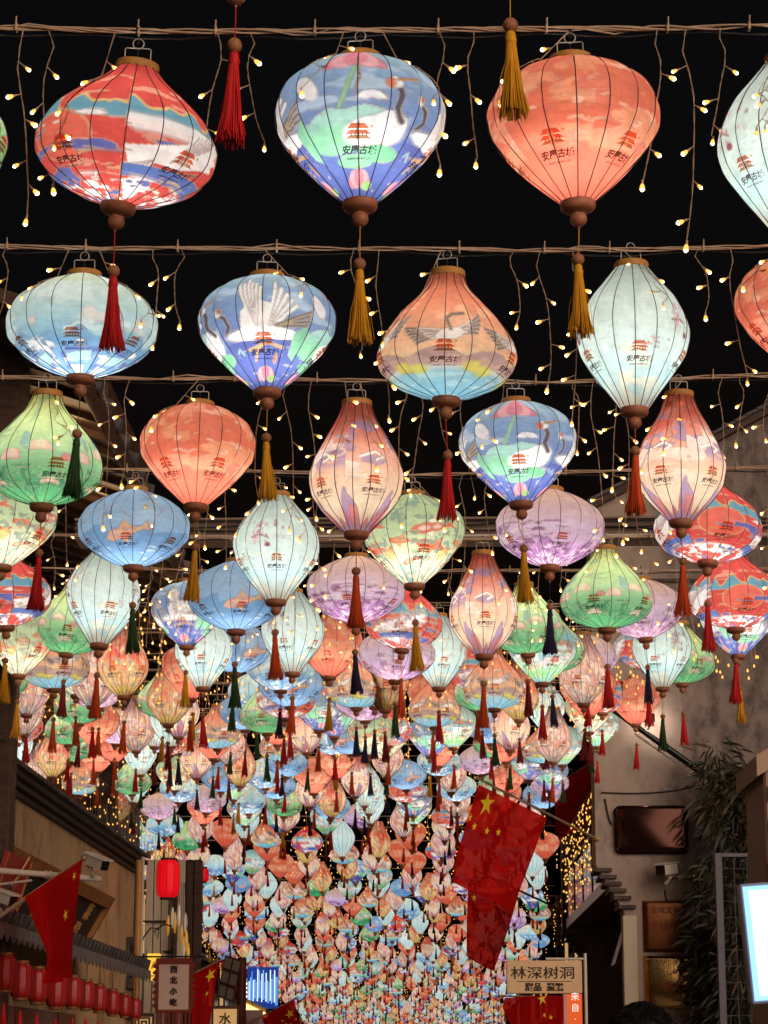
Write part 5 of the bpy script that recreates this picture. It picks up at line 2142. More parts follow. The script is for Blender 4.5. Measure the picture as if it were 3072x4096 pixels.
# left-hand flags
flag('red flag drooping from a pole before the tiled awning on the left',
     [[(100, 3586, 11.6), (178, 3536, 11.7), (256, 3486, 11.9), (332, 3436, 12.1)],
      [(136, 3690, 11.6), (196, 3660, 11.7), (258, 3640, 11.9), (312, 3610, 12.1)],
      [(182, 3820, 11.6), (216, 3800, 11.7), (256, 3790, 11.9), (294, 3780, 12.1)],
      [(164, 3930, 11.6), (206, 3935, 11.7), (250, 3920, 11.9), (286, 3908, 12.1)]],
     [(-60, 3706, 11.3), (336, 3432, 12.15)],
     [(.84, .12, .022, .3), (.68, .38, .03, .3)], 6, .04, 1.8)
flag('small red flag with big yellow star behind the white snack banner',
     [[(760, 3902, 23), (800, 3882, 23.1), (840, 3862, 23.2), (878, 3842, 23.3)],
      [(762, 3980, 23), (796, 3966, 23.1), (830, 3950, 23.2), (864, 3936, 23.3)],
      [(764, 4060, 23), (790, 4054, 23.1), (820, 4046, 23.2), (850, 4036, 23.3)],
      [(764, 4170, 23), (786, 4170, 23.1), (808, 4166, 23.2), (832, 4160, 23.3)]],
     [(735, 3914, 22.8), (884, 3838, 23.35)],
     [(.72, .18, .07, .3), (.66, .42, .028, .2)], 7, .04, 1.4, .009)
flag('red flag at the bottom edge left of the dense far lanterns',
     [[(1046, 4062, 26), (1090, 4042, 26), (1136, 4020, 26.1), (1178, 3998, 26.2)],
      [(1052, 4090, 26), (1096, 4076, 26), (1146, 4066, 26.1), (1190, 4050, 26.2)],
      [(1060, 4130, 26), (1104, 4120, 26), (1152, 4110, 26.1), (1202, 4100, 26.2)],
      [(1070, 4180, 26), (1112, 4176, 26), (1160, 4170, 26.1), (1210, 4166, 26.2)]],
     [(965, 4108, 25.7), (1184, 3994, 26.25)],
     [(.76, .3, .055, .2), (.55, .44, .02, .1), (.62, .56, .02, .3), (.74, .6, .02, .1), (.9, .5, .02, .2)], 8, .04, 1.4, .009)

# ------------------------------------------------------------------ hanging signs on the right
YS = 20.3
X0, X1, Z0, Z1 = rect(2026, 3842, 2328, 3974, YS)
t = thing('hanging_shop_sign', 'tan hanging sign board with dark lettering above the red flag on the right', 'sign', ((X0 + X1) / 2, YS, Z0))
w, h = (X1 - X0) / 2, Z1 - Z0
mb = MB()
mb.bbox((-w, 0, 0), (w, .05, h), .006)
mb.build('board', mat('sign_tan', (226, 190, 146), .55, noise=.15, scale=6), t)
letters('林深树洞', h * .40, (-.01, -.004, h * .60), M_LETTER, t, sx=1.25)
letters('甜品  蛋糕', h * .26, (0, -.004, h * .18), M_LETTER, t, bold=.002)
mb = MB()
mb.box((-w * .72, -.005, h * .36), (w * .74, 0, h * .375))
mb.build('rule_line', M_LETTER, t)
mb = MB()
mb.tube([(w + .03, .02, -.3), (w + .03, .02, h + .06)], .014, 8)
mb.tube([(w - .3, .02, h + .015), (w + .04, .02, h + .015)], .01, 8)
mb.build('bracket', M_WHITEPAINT, t)
X0, X1, Z0, Z1 = rect(2262, 3976, 2330, 4240, YS - .4)
t = thing('vertical_light_sign', 'orange vertical light sign with white lettering below the tan board', 'sign', ((X0 + X1) / 2, YS - .4, Z0))
w, h = (X1 - X0) / 2, Z1 - Z0
mb = MB()
mb.bbox((-w, 0, 0), (w, .06, h), .004)
mb.build('sign_box', mat('orange_sign_face', (206, 84, 34), .4, emit=(226, 92, 36), strength=.55), t)
for k, ch in enumerate('来自·安庆'):
    letters(ch, .072, (.012, -.004, h - .025 - .09 * k), emission('white_letter', (1, .93, .85), 1.0), t)
mb = MB()
mb.box((-w - .012, -.004, 0), (-w + .018, 0, h))
mb.build('side_strip', mat('pink_strip', (220, 150, 140), .4), t)

# ------------------------------------------------------------------ left: limewashed shop wall, awning, signs
XW = -2.72
zc = on_x(31, 3109, XW).z
ya, yb = 10.5, on_x(536, 3600, XW).y
t = thing('corner_shop', 'limewashed stained shop wall with brick coping on the left', 'house', (XW, ya, 0))
D = yb - ya
mb = MB()
mb.box((-.4, 0, -.2), (0, D, zc - .1))
mb.build('wall', M_PLASTER_L, t)
for k, (zz, ov) in enumerate(((zc - .1, .03), (zc - .055, .07), (zc - .012, .11))):
    mb = MB()
    mb.bbox((-.5, -.02, zz + .002), (ov, D + ov, zz + .042), .006)
    mb.build('coping_course', M_BRICK, t)
n = int(D / .2)
for k in range(n):
    y = D * (k + .5) / n
    mb = MB()
    mb.prism([(.15, y - .08, zc + .033), (-.45, y - .08, zc + .19), (-.45, y - .08, zc + .23), (.15, y - .08, zc + .06)], (0, .155, 0))
    mb.build('coping_tile', M_TILE, t)
# jutting end profile (worn brick corner) toward the side lane
mb = MB()
for k in range(7):
    zz = 2.5 - .26 * k
    mb.bbox((.0, D - .5 + .05 * (k % 2), zz), (.06 + .025 * (k % 3), D - .02, zz + .2), .012)
mb.build('worn_quoins', M_BRICK, t)

# tiled awning
XA = -2.16
zA = on_x(18, 3745, XA).z
y0, y1 = 10.8, on_x(585, 3945, XA).y
t = thing('tiled_awning', 'small grey tiled awning with drip tiles over red paper lanterns', 'awning', (XW, y0, zA))
D = y1 - y0
wv = XA - XW
mb = MB()
mb.prism([(.001, 0, .20), (wv, 0, 0.02), (wv, 0, .05), (.001, 0, .24)], (0, D, 0))
mb.build('deck', M_DARKWOOD, t)
n = 44
tile_me = None
for k in range(n):
    y = D * (k + .5) / n
    mb = MB()
    pts = []
    for i in range(5):
        u = i / 4
        pts.append((.0 + (wv + .02) * u, y, .245 - .19 * u + .018))
    mb.tube(pts, D / n * .42, 6)
    mb.build('cover_tile', M_TILE, t)
    mb = MB()
    dd = D / n * .46
    mb.prism([(wv + .02, y - dd, .055), (wv + .02, y + dd, .055), (wv + .028, y + dd * .55, .0), (wv + .03, y, -.032), (wv + .028, y - dd * .55, .0)], (.012, 0, .004))
    mb.build('drip_tile', mat('drip_tile_grey', (132, 120, 118), .6, noise=.3, scale=20), t)

# row of red paper lanterns under the awning
M_PAPER = mat('red_paper', (196, 40, 38), .42, noise=.25, scale=5, spec=.5)


def paper_lantern(label, px, py, X, wpx, lit=None, group='red paper lanterns under the tiled awning', ratio=1.45, tassel=True, at_y=None):
    c = on_x(px, py, X) if at_y is None else on_y(px, py, at_y)
    depth = to_px(c)[2]
    R = wpx * depth / FPX / 2
    H = 2 * R * ratio
    t = thing('paper_lantern', label, 'lantern', c, group)
    mb = MB()
    n = 10
    prof = [(.62, .5), (.86, .44), (.97, .34), (1, .15), (1, -.15), (.97, -.34), (.86, -.44), (.62, -.5)]
    vs_, fs = [], []
    for r, zz in prof:
        for k in range(n * 4):
            a = 2 * math.pi * k / (n * 4)
            bulge = 1 - .05 * abs(math.cos(a * n / 2))
            vs_.append((R * r * bulge * math.cos(a), R * r * bulge * math.sin(a), H * zz))
    for i in range(len(prof) - 1):
        for k in range(n * 4):
            k2 = (k + 1) % (n * 4)
            fs.append((i * n * 4 + k, (i + 1) * n * 4 + k, (i + 1) * n * 4 + k2, i * n * 4 + k2))
    mb.add(vs_, fs, smooth=True)
    mb.build('paper_body', lit or M_PAPER, t)
    gold = mat('lantern_gold_rim', (150, 96, 56), .45, metal=.3)
    for s, nm in ((1, 'top_rim'), (-1, 'bottom_rim')):
        mb = MB()
        mb.lathe([(R * .6, H * .5 * s - .004), (R * .66, H * .5 * s), (R * .66, H * .5 * s + .016 * s), (R * .5, H * .5 * s + .018 * s), (.001, H * .5 * s + .012 * s)], 20)
        mb.build(nm, gold if lit is None else M_DARKWOOD, t)
    mb = MB()
    for k in range(n):
        a = 2 * math.pi * (k + .5) / n
        mb.tube([(R * r * 1.0 * math.cos(a), R * r * 1.0 * math.sin(a), H * zz) for r, zz in prof], .0022, 3, caps=False)
    mb.build('rib_frame', M_RIB if lit else mat('rib_red', (120, 26, 26), .5), t)
    mb = MB()
    mb.tube([(0, 0, H * .5), (0, 0, H * .5 + .12)], .002, 4)
    mb.build('hanging_cord', M_HOOK, t)
    if tassel:
        ts = obj('tassel', cached(('tassel', 'red', 1, 0), lambda: tassel_mesh('red', 1, 0)), t)
        ts.location = (0, 0, -H * .5 - .07)
        ts.scale = (.75, .75, .75)
    return t


PL = [(20, 3890, 92), (84, 3922, 92), (150, 3942, 88), (226, 3962, 88), (292, 3968, 78), (345, 3980, 70), (396, 3994, 66), (449, 4010, 62), (498, 4022, 56), (540, 4034, 52)]
for i, (px, py, wpx) in enumerate(PL):
    paper_lantern('red paper lantern under the tiled awning, %s from the left' % ordinal(i + 1), px, py, -2.2, wpx)

# shop front under the awning
t = thing('shop_front', 'pinkish shop front panel below the row of red lanterns', 'shop front', (XW + .02, 11, 0))
for k in range(8):
    mb = MB()
    mb.bbox((.0, .9 * k, .1), (.05, .9 * k + .84, 1.95), .008)
    mb.build('door_panel', M_REDWOOD if k % 2 else mat('pink_panel', (150, 104, 100), .5, noise=.2, scale=4), t)

# big carved name board leaning out from the wall
pT0, pT1 = on_x(-150, 3270, -2.42), on_x(442, 3590, -2.42)
pB1 = on_x(352, 3832, -2.66)
y0, y1 = 11.6, pT1.y
t = thing('carved_name_board', 'long dark shop name board with gold characters and pine frame, leaning outward', 'sign', (-2.66, y0, pB1.z))
H = pT1.z - pB1.z
lean = .24
D = y1 - y0
mb = MB()
mb.prism([(0, 0, 0), (lean, 0, H), (lean - .05, 0, H + .01), (-.05, 0, .01)], (0, D, 0))
mb.build('board', M_SIGNDARK, t)


def on_board(y, hh, d=.004):
    n_ = Vector((H, 0, -lean)).normalized()
    return Vector((lean * hh / H, y, hh)) + n_ * d


for nm, hh0, hh1, yy0, yy1 in (('top_trim', H - .07, H + .01, -.03, D + .03), ('bottom_trim', -.01, .05, -.03, D + .03)):
    mb = MB()
    mb.prism([on_board(yy0, hh0, -.01), on_board(yy0, hh0, .035), on_board(yy0, hh1, .035), on_board(yy0, hh1, -.01)], (0, yy1 - yy0, 0))
    mb.build(nm, M_PINE, t)
mb = MB()
mb.prism([on_board(D - .05, .05, -.01), on_board(D - .05, .05, .035), on_board(D - .05, H - .07, .035), on_board(D - .05, H - .07, -.01)], (0, .08, 0))
mb.build('end_trim', M_PINE, t)
ang = math.atan2(lean, H)
Rb = Matrix(((0, math.sin(ang), math.cos(ang)), (1, 0, 0), (0, math.cos(ang), -math.sin(ang))))   # text x -> +y, text y -> up the board, normal -> street
for (body, y, hh, sz) in (('誰', D - .62, H * .66, .17), ('酯', D - .72, H * .30, .17), ('家', D - 1.5, H * .30, .16), ('鲜', D - 2.6, H * .34, .15), ('食', D - 3.3, H * .34, .15), ('飲', D - 1.5, H * .68, .15)):
    l_ = letters(body, sz, on_board(y, hh, .006), M_GOLDLETTER, t, bold=.003)
    l_.rotation_euler = Rb.to_euler()
    l_.scale = (1.5, 1, 1)
# red couplet board
t = thing('red_couplet_board', 'narrow red board with gold strokes hung in front of the name board', 'sign', (-2.32, 12.6, on_x(30, 3715, -2.4).z))
hh = on_x(110, 3470, -2.3).z - t.location.z
mb = MB()
mb.prism([(0, 0, 0), (.1, 0, hh), (.08, 0, hh + .01), (-.02, 0, .01)], (0, .75, 0))
mb.build('board', mat('couplet_red', (176, 48, 44), .5, noise=.2, scale=8), t)
for yy in (0, .72):
    mb = MB()
    mb.prism([(.006, yy, 0), (.106, yy, hh), (.098, yy, hh), (-.004, yy, 0)], (0, .03, 0))
    mb.build('edge_trim', M_PINE, t)
l_ = letters('大', .3, (.065, .4, hh * .6), M_GOLDLETTER, t)
l_.rotation_euler = Rb.to_euler()
l_ = letters('朋', .2, (.03, .4, hh * .2), M_GOLDLETTER, t)
l_.rotation_euler = Rb.to_euler()

# pipe with security cameras
t = thing('camera_pole', 'pale horizontal pipe reaching from the left with clamps', 'pipe', on_y(-60, 3478, 11.9))
e = on_y(400, 3516, 12.4) - t.location
mb = MB()
mb.tube([(0, 0, 0), e * .5, e], .0155, 10)
mb.build('pipe', M_WHITEPAINT, t)
for u in (.52, .56, .96):
    mb = MB()
    c = e * u
    mb.tube([c + Vector((-.006, 0, 0)), c + Vector((.006, 0, 0))], .021, 10)
    mb.build('clamp', M_WHITEPAINT, t)
mb = MB()
mb.tube([on_y(-60, 3545, 12.2) - t.location, on_y(125, 3522, 12.5) - t.location], .007, 8)
mb.build('thin_stay', M_WHITEPAINT, t)
cctv('white security camera with black lens on the pipe above the left flag', 382, 3448, 12.3, math.radians(-35), .135, .32)
cctv('second security camera at the left edge below the pipe', 12, 3590, 11.8, math.radians(-30), .13, .3)

# upper timber storey, eave and rope light on the left
YTm = 25.0
t = thing('timber_house', 'warm lit timber plank gable with dark eave behind the left lanterns', 'house', (on_y(410, 2500, YTm).x, YTm, 0))
o = t.location
x_l = on_y(-400, 2500, YTm).x - o.x
ztop = on_y(200, 1500, YTm).z
zbot = zc - .1
mb = MB()
mb.box((x_l, .06, 2.0), (-.03, 4, ztop))
mb.build('wall', M_DARKWOOD, t)
zz = zbot
k = 0
while zz < ztop - .1:
    hgt = .28 + .04 * math.sin(k * 2.3)
    xx = x_l
    for j, fr in enumerate((.42, .71, 1.0)):
        xe = x_l + (-.11 - x_l) * (fr + (.06 * math.sin(k * 1.9 + j) if j < 2 else 0))
        mb = MB()
        dz = .006 * math.sin(k * 3.1 + j * 2)
        mb.bbox((xx + .004, -.005 + .012 * math.sin(k * 1.7 + j), zz + .007 + dz), (xe - .004, .055, zz + hgt - .007 + dz), .006)
        mb.build('plank', M_TIMBER, t)
        xx = xe
    zz += hgt
    k += 1
mb = MB()
mb.bbox((-.11, -.05, 1.9), (.0, .07, ztop), .008)
mb.build('corner_post', M_DARKWOOD, t)
for zz in (on_y(200, 2210, YTm).z, on_y(200, 2620, YTm).z):
    mb = MB()
    mb.bbox((x_l, -.03, zz), (-.11, -.006, zz + .05), .004)
    mb.build('cross_rail', M_DARKWOOD, t)

XE = -2.0
zE = on_x(347, 1566, XE).z
t = thing('left_eave', 'dark timber roof eave running back along the left side', 'roof', (XE, 12, zE))
mb = MB()
mb.prism([(0, 0, 0), (-2.2, 0, .75), (-2.2, 0, .85), (0, 0, .08)], (0, 13, 0))
mb.build('soffit', M_DARKWOOD, t)
for k in range(29):
    y = .2 + k * .44
    mb = MB()
    mb.prism([(.02, y, -.05), (-2.1, y, .67), (-2.1, y, .74), (.02, y, .0)], (0, .07, 0))
    mb.build('rafter', M_DARKWOOD, t)
    mb = MB()
    mb.tube([(.06, y + .1, .085), (-.9, y + .1, .40)], .05, 6)
    mb.build('roof_tile', M_TILE, t)
mb = MB()
mb.bbox((.0, 0, -.07), (.03, 13, .09), .005)
mb.build('fascia', M_DARKWOOD, t)
# near pillar at the left edge
t = thing('timber_pillar', 'dark brown timber pillar at the left edge behind the flat blue lantern', 'pillar', (on_y(30, 1700, 12.8).x, 12.8, 0))
mb = MB()
xa, xb = on_y(-60, 1700, 12.8).x - t.location.x, on_y(92, 1700, 12.8).x - t.location.x
mb.bbox((xa, 0, 0), (xb, .2, zE + .2), .012)
mb.build('shaft', M_DARKWOOD, t)
for k in range(2):
    mb = MB()
    mb.bbox((xa + .03, -.012, 1 + 2.3 * k), (xb - .03, 0, 3 + 2.3 * k), .006)
    mb.build('panel', M_DARKWOOD, t)
# rope light
M_ROPE = emission('rope_light', (1.0, .66, .30), 9.0)
XR_ = -2.32
p0, p1 = on_x(108, 1440, XR_), on_x(452, 2000, XR_)
t = thing('rope_light', 'warm rope light of close bulbs along the left eave', 'rope light', p0, None)
d = (p1 - p0) * 2.3  # rope lengthened toward the timber gable to bring light to it
mb = MB()
mb.tube([(0, 0, 0), d], .008, 6)
mb.build('cord', M_WIRE, t)
N = 140
for k in range(N):
    mb = cached('rope_bulb', lambda: MB().ball((0, 0, 0), .013, 6, 4).mesh('bulb', M_ROPE))
    b = obj('bulb', mb, t)
    b.location = d * ((k + .5) / N) + Vector((.012, 0, -.008 + .006 * (k % 2)))
for u in (.1, .35, .6, .97):  # added point lights along the rope; the strong far one brightens the timber
    Ld = bpy.data.lights.new('rope_fill', 'POINT')
    Ld.energy = 16 if u < .9 else 45
    Ld.color = (1, .62, .28)
    Ld.shadow_soft_size = .25
    l_ = obj('rope_fill', Ld, t)
    l_.location = d * u + Vector((.05, 0, -.12))

# ------------------------------------------------------------------ left middle: side-lane corner and its signs
t = thing('bamboo_downpipe', 'tall bamboo-coloured pole at the corner of the limewashed wall', 'pole', on_y(541, 4200, 19.6))
mb = MB()
H = on_y(541, 3440, 19.6).z - t.location.z
pts = [(0, 0, H * i / 20) for i in range(21)]
mb.tube(pts, [.026 if i % 4 else .029 for i in range(21)], 10)
mb.build('pole', mat('bamboo_pole', (206, 148, 84), .4, noise=.3, scale=6), t)
mb = MB()
c = on_y(566, 3700, 19.9) - t.location
mb.tube([(c.x, c.y, -.2), (c.x, c.y, H + .05)], .014, 8)
mb.build('drain_pipe', M_WHITEPAINT, t)

YPn = 23.6
X0, X1, Z0, Z1 = rect(575, 3438, 800, 4300, YPn)
t = thing('panelled_shopfront', 'pale upright-panelled wall behind the glowing red lantern', 'shop front', (X0, YPn, Z0))
n = 7
for k in range(n):
    mb = MB()
    a0, a1 = (X1 - X0) * k / n, (X1 - X0) * (k + 1) / n
    mb.bbox((a0 + .004, .01 * (k % 2), 0), (a1 - .004, .2, Z1 - Z0), .005)
    mb.build('wall_panel', M_PLASTER_P if k < 5 else M_DARKWOOD, t)
mb = MB()
mb.bbox((-.02, -.03, on_y(650, 3690, YPn).z - Z0), ((X1 - X0) * .55, -.001, on_y(650, 3682, YPn).z - Z0), .003)
mb.build('rail', M_DARKWOOD, t)
mb = MB()
mb.bbox(((X1 - X0) * .53, -.12, 0), ((X1 - X0) * .58, -.002, Z1 - Z0), .006)
mb.build('door_post', M_DARKWOOD, t)

M_REDGLOW = mat('lit_red_paper', (220, 20, 34), .5, emit=(255, 8, 30), strength=.5)
paper_lantern('large glowing red paper lantern before the panelled wall', 672, 3515, None, 96, M_REDGLOW, None, 1.55, False, at_y=20.6)
paper_lantern('small glowing red lantern peeping between lanterns at the middle left', 815, 3500, None, 40, M_REDGLOW, None, 1.3, False, at_y=26)
paper_lantern('orange round lantern beside the yellow lit lantern', 585, 3876, None, 46, mat('lit_orange_paper', (220, 90, 30), .5, emit=(230, 90, 24), strength=.3), None, 1.0, False, at_y=20.4)

# yellow lit box lantern
X0, X1, Z0, Z1 = rect(592, 3815, 640, 3922, 20.2)
t = thing('yellow_box_lantern', 'yellow lit box lantern beside the white snack banner', 'lantern', ((X0 + X1) / 2, 20.2, Z0))
w, h = (X1 - X0) / 2, Z1 - Z0
mb = MB()
mb.bbox((-w, -w, h * .2), (w, w, h * .86), .005)
mb.build('lit_panel', emission('amber_panel', (1.0, .52, .05), 1.25), t)
for za, zb, nm in ((h * .9, h, 'top_panel'), (0, h * .14, 'bottom_panel')):
    mb = MB()
    mb.bbox((-w * 1.05, -w * 1.05, za), (w * 1.05, w * 1.05, zb), .004)
    mb.build(nm, emission('amber_panel', (1.0, .52, .05), 1.25), t)
for za in (h * .87, h * .15):
    mb = MB()
    mb.bbox((-w * 1.1, -w * 1.1, za), (w * 1.1, w * 1.1, za + h * .03), .002)
    mb.build('frame', M_DARKWOOD, t)
mb = MB()
mb.prism([(-w * .5, -w - .003, h * .4), (w * .6, -w - .003, h * .5), (w * .3, -w - .003, h * .62), (w * .7, -w - .003, h * .8), (-w * .1, -w - .003, h * .66)], (0, .002, 0))
mb.build('cut_out', emission('amber_dark', (.8, .24, .02), .7), t)

# hanging glass pendants
t = thing('glass_pendants', 'cluster of clear glass pendant lamps hanging before the panelled wall', 'lamp', on_y(705, 3640, 21.5))
rp = random.Random(9)
for k, (px, py) in enumerate(((672, 3700), (690, 3670), (700, 3690), (716, 3660), (726, 3740), (742, 3690), (745, 3760), (735, 3790), (752, 3810))):
    c = on_y(px, py, 21.5 + .1 * (k % 3)) - t.location
    mb = MB()
    mb.lathe([(.004, .09), (.010, .07), (.016, .03), (.018, -.01), (.014, -.05), (.008, -.09), (.001, -.10)], 10, c)
    mb.build('glass_drop', mat('pendant_glass', (220, 214, 200), .08, spec=.9, emit=(255, 236, 200), strength=.12) if k % 2 else mat('pendant_amber', (220, 160, 60), .1, spec=.9, emit=(255, 190, 70), strength=.16), t)
    mb = MB()
    mb.tube([c + Vector((0, 0, .09)), Vector((c.x * .8, c.y, .25))], .0025, 4)
    mb.build('cord', M_HOOK, t)

# scroll bracket and snack banner
YBn = 19.4
X0, X1, Z0, Z1 = rect(622, 3832, 768, 4052, YBn)
t = thing('snack_banner', 'white cloth banner with brown border and dark characters hung from an iron bracket', 'banner', ((X0 + X1) / 2, YBn, Z0))
w, h = (X1 - X0) / 2, Z1 - Z0
M_BANNER = mat('banner_cloth', (198, 168, 154), .7, noise=.12, scale=9)
M_BORDER = mat('banner_border', (110, 40, 34), .7)
mb = MB()
mb.bbox((-w, 0, 0), (w, .02, h), .003)
mb.build('border_cloth', M_BORDER, t)
mb = MB()
mb.box((-w * .82, -.004, h * .06), (w * .82, 0, h * .88))
mb.build('white_panel', M_BANNER, t)
for k, ch in enumerate('西北小吃'):
    letters(ch, h * .135, (0, -.008, h * (.785 - .20 * k)), M_LETTER, t, bold=.003)
n = 9
for k in range(n):
    mb = MB()
    xx = -w + 2 * w * (k + .5) / n
    mb.bbox((xx - w / n * .55, .004, -.12), (xx + w / n * .55, .012, .0), .002)
    mb.build('fringe', M_BORDER, t)
for sx in (-1, 1):
    for k in range(7):
        mb = MB()
        zz = h * (.08 + .12 * k)
        mb.prism([(sx * w, .004, zz), (sx * (w + .03), .004, zz + .02), (sx * w, .004, zz + .05)], (0, .012, 0))
        mb.build('edge_tooth', M_BORDER, t)
mb = MB()
xl_ = on_y(524, 3850, YBn).x - t.location.x
xr_ = on_y(820, 3830, YBn).x - t.location.x
mb.tube([(xl_, .01, h + .01), (xr_, .01, h + .012)], .008, 6)
mb.build('bracket_arm', M_HOOK, t)
mb = MB()
mb.bbox((xl_ - .014, -.01, h - .16), (xl_ + .014, .03, h + .1), .004)
mb.build('bracket_plate', M_HOOK, t)
mb = MB()
mb.tube([(xl_, .01, h - .12), (xl_ + .06, .01, h - .09), (xl_ + .1, .01, h)], .007, 6)
mb.tube([(xr_ - .1, .01, h), (xr_ - .05, .01, h - .05), (xr_ - .01, .01, h)], .006, 6)
mb.build('bracket_scroll', M_HOOK, t)
# a smaller scroll bracket higher up
t = thing('scroll_bracket', 'black iron scroll bracket with chain on the panelled wall', 'bracket', on_y(560, 3740, 20.2))
mb = MB()
mb.tube([(0, 0, -.12), (.03, 0, -.02), (.09, 0, .06), (.16, 0, .05), (.15, 0, -.03), (.12, 0, .03), (.2, 0, .09), (.27, 0, .07)], .007, 6)
mb.build('scroll', M_HOOK, t)
mb = MB()
mb.tube([(.26, 0, .07), (.26, 0, -.13)], .004, 5)
mb.lathe([(.05, 0), (.045, -.02), (.001, -.03)], 10, (.24, 0, -.13))
mb.build('chain_plate', M_HOOK, t)

# water sign, curved frame sign, pale sign
for (nm, lab, r4, Y, ch) in (('small_box_sign', 'cream framed box sign with one dark character at the bottom edge', (846, 4022, 954, 4190), 21.6, '水'), ('round_emblem_sign', 'cream sign with black spiral emblem at the bottom left', (540, 4052, 612, 4190), 18.8, '回')):
    X0, X1, Z0, Z1 = rect(*r4, Y)
    t = thing(nm, lab, 'sign', ((X0 + X1) / 2, Y, Z0))
    w, h = (X1 - X0) / 2, Z1 - Z0
    mb = MB()
    mb.bbox((-w, 0, 0), (w, .08, h), .005)
    mb.build('frame', M_DARKWOOD, t)
    mb = MB()
    mb.box((-w * .86, -.004, .02), (w * .86, 0, h - .03))
    mb.build('face', mat('cream_face', (232, 196, 140), .5, emit=(240, 190, 120), strength=.25), t)
    letters(ch, .11, (0, -.008, h * .66), M_LETTER, t, bold=.002)

# reflecting tilted window
t = thing('tilted_window', 'open window sash reflecting lights above the cream box sign', 'window', on_y(905, 4000, 24.2))
c = [on_y(*p) - t.location for p in ((868, 3985, 24.2), (930, 4010, 24.0), (968, 3840, 24.1), (900, 3820, 24.3))]
mb = MB()
mb.prism(c, (0, .04, 0))
mb.build('sash_frame', M_DARKWOOD, t)
for i in range(3):
    for j in range(2):
        def bl_(u, v):
            return c[0] * (1 - u) * (1 - v) + c[1] * u * (1 - v) + c[2] * u * v + c[3] * (1 - u) * v
        u0, u1, v0, v1 = j / 2 + .05, j / 2 + .45, i / 3 + .04, i / 3 + .29
        mb = MB()
        mb.prism([bl_(u0, v0), bl_(u1, v0), bl_(u1, v1), bl_(u0, v1)], (0, -.006, 0))
        mb.build('pane', mat('pane_mirror', (226, 208, 190), .16, metal=.6, bump=.3, scale=8), t)

# LED display of vertical strips
YL = 33.0
X0, X1, Z0, Z1 = rect(988, 3868, 1112, 4034, YL)
t = thing('led_display', 'bright blue-white display of vertical light strips at the lower left', 'display', (X0, YL, Z0))
w, h = X1 - X0, Z1 - Z0
mb = MB()
mb.box((0, .02, 0), (w, .1, h))
mb.build('backing', mat('led_backing', (24, 34, 70), .4, emit=(40, 90, 220), strength=.35), t)
rl = random.Random(4)
M_LED = [emission('led_blue', (.12, .34, 1.0), .9), emission('led_white', (.75, .88, 1.0), 1.3), emission('led_sky', (.3, .6, 1.0), 1.0)]
for k in range(22):
    x = w * (k + .5) / 22
    a = h * (.28 + .5 * k / 22 * -.5 + rl.uniform(-.06, .1)) if k > 4 else h * rl.uniform(.1, .2)
    b = h * rl.uniform(.6, .98)
    mb = MB()
    mb.box((x - w * .016, 0, max(a, 0)), (x + w * .016, .018, b))
    mb.build('light_strip', M_LED[k % 3], t)
t = thing('bulb_column', 'vertical line of round warm bulbs beside the blue display', 'light string', on_y(983, 3940, 32.5))
for k in range(9):
    mb = MB()
    mb.ball(on_y(984, 3935 + 17 * k, 32.5) - t.location, .017, 8, 6)
    mb.build('bulb', emission('round_bulb', (1, .75, .4), 3.0), t)
t = thing('canopy_edge_light', 'warm glowing light strip sloping under the blue display', 'light strip', on_y(978, 4020, 31))
a, b = Vector((0, 0, 0)), on_y(1062, 4062, 30) - t.location
mb = MB()
mb.tube([a, b], .028, 6)
mb.build('tube', emission('warm_tube', (1.0, .62, .2), 2.2), t)
mb = MB()
mb.prism([a + Vector((0, .05, .03)), b + Vector((0, .05, .03)), b + Vector((0, .05, .09)), a + Vector((0, .05, .09))], (0, .06, 0))
mb.build('canopy_edge', M_PLASTER_P, t)
X0, X1, Z0, Z1 = rect(958, 4040, 1050, 4220, 28)
t = thing('pink_menu_sign', 'pale pink sign board at the bottom between box sign and flag', 'sign', (X0, 28, Z0))
mb = MB()
mb.bbox((0, 0, 0), (X1 - X0, .05, Z1 - Z0), .005)
mb.build('board', mat('pink_board', (206, 170, 162), .5), t)
letters('小吃', .1, ((X1 - X0) / 2, -.006, (Z1 - Z0) * .72), mat('pink_sign_red', (170, 60, 54), .5), t)
t = thing('carved_pillar', 'dark carved shop pillar left of the blue display', 'pillar', on_y(962, 4300, 27))
mb = MB()
H = on_y(962, 3830, 27).z - t.location.z
mb.lathe([(.055, 0), (.055, H * .4), (.05, H * .42), (.055, H * .44), (.05, H)], 14)
mb.build('shaft', M_REDWOOD, t)

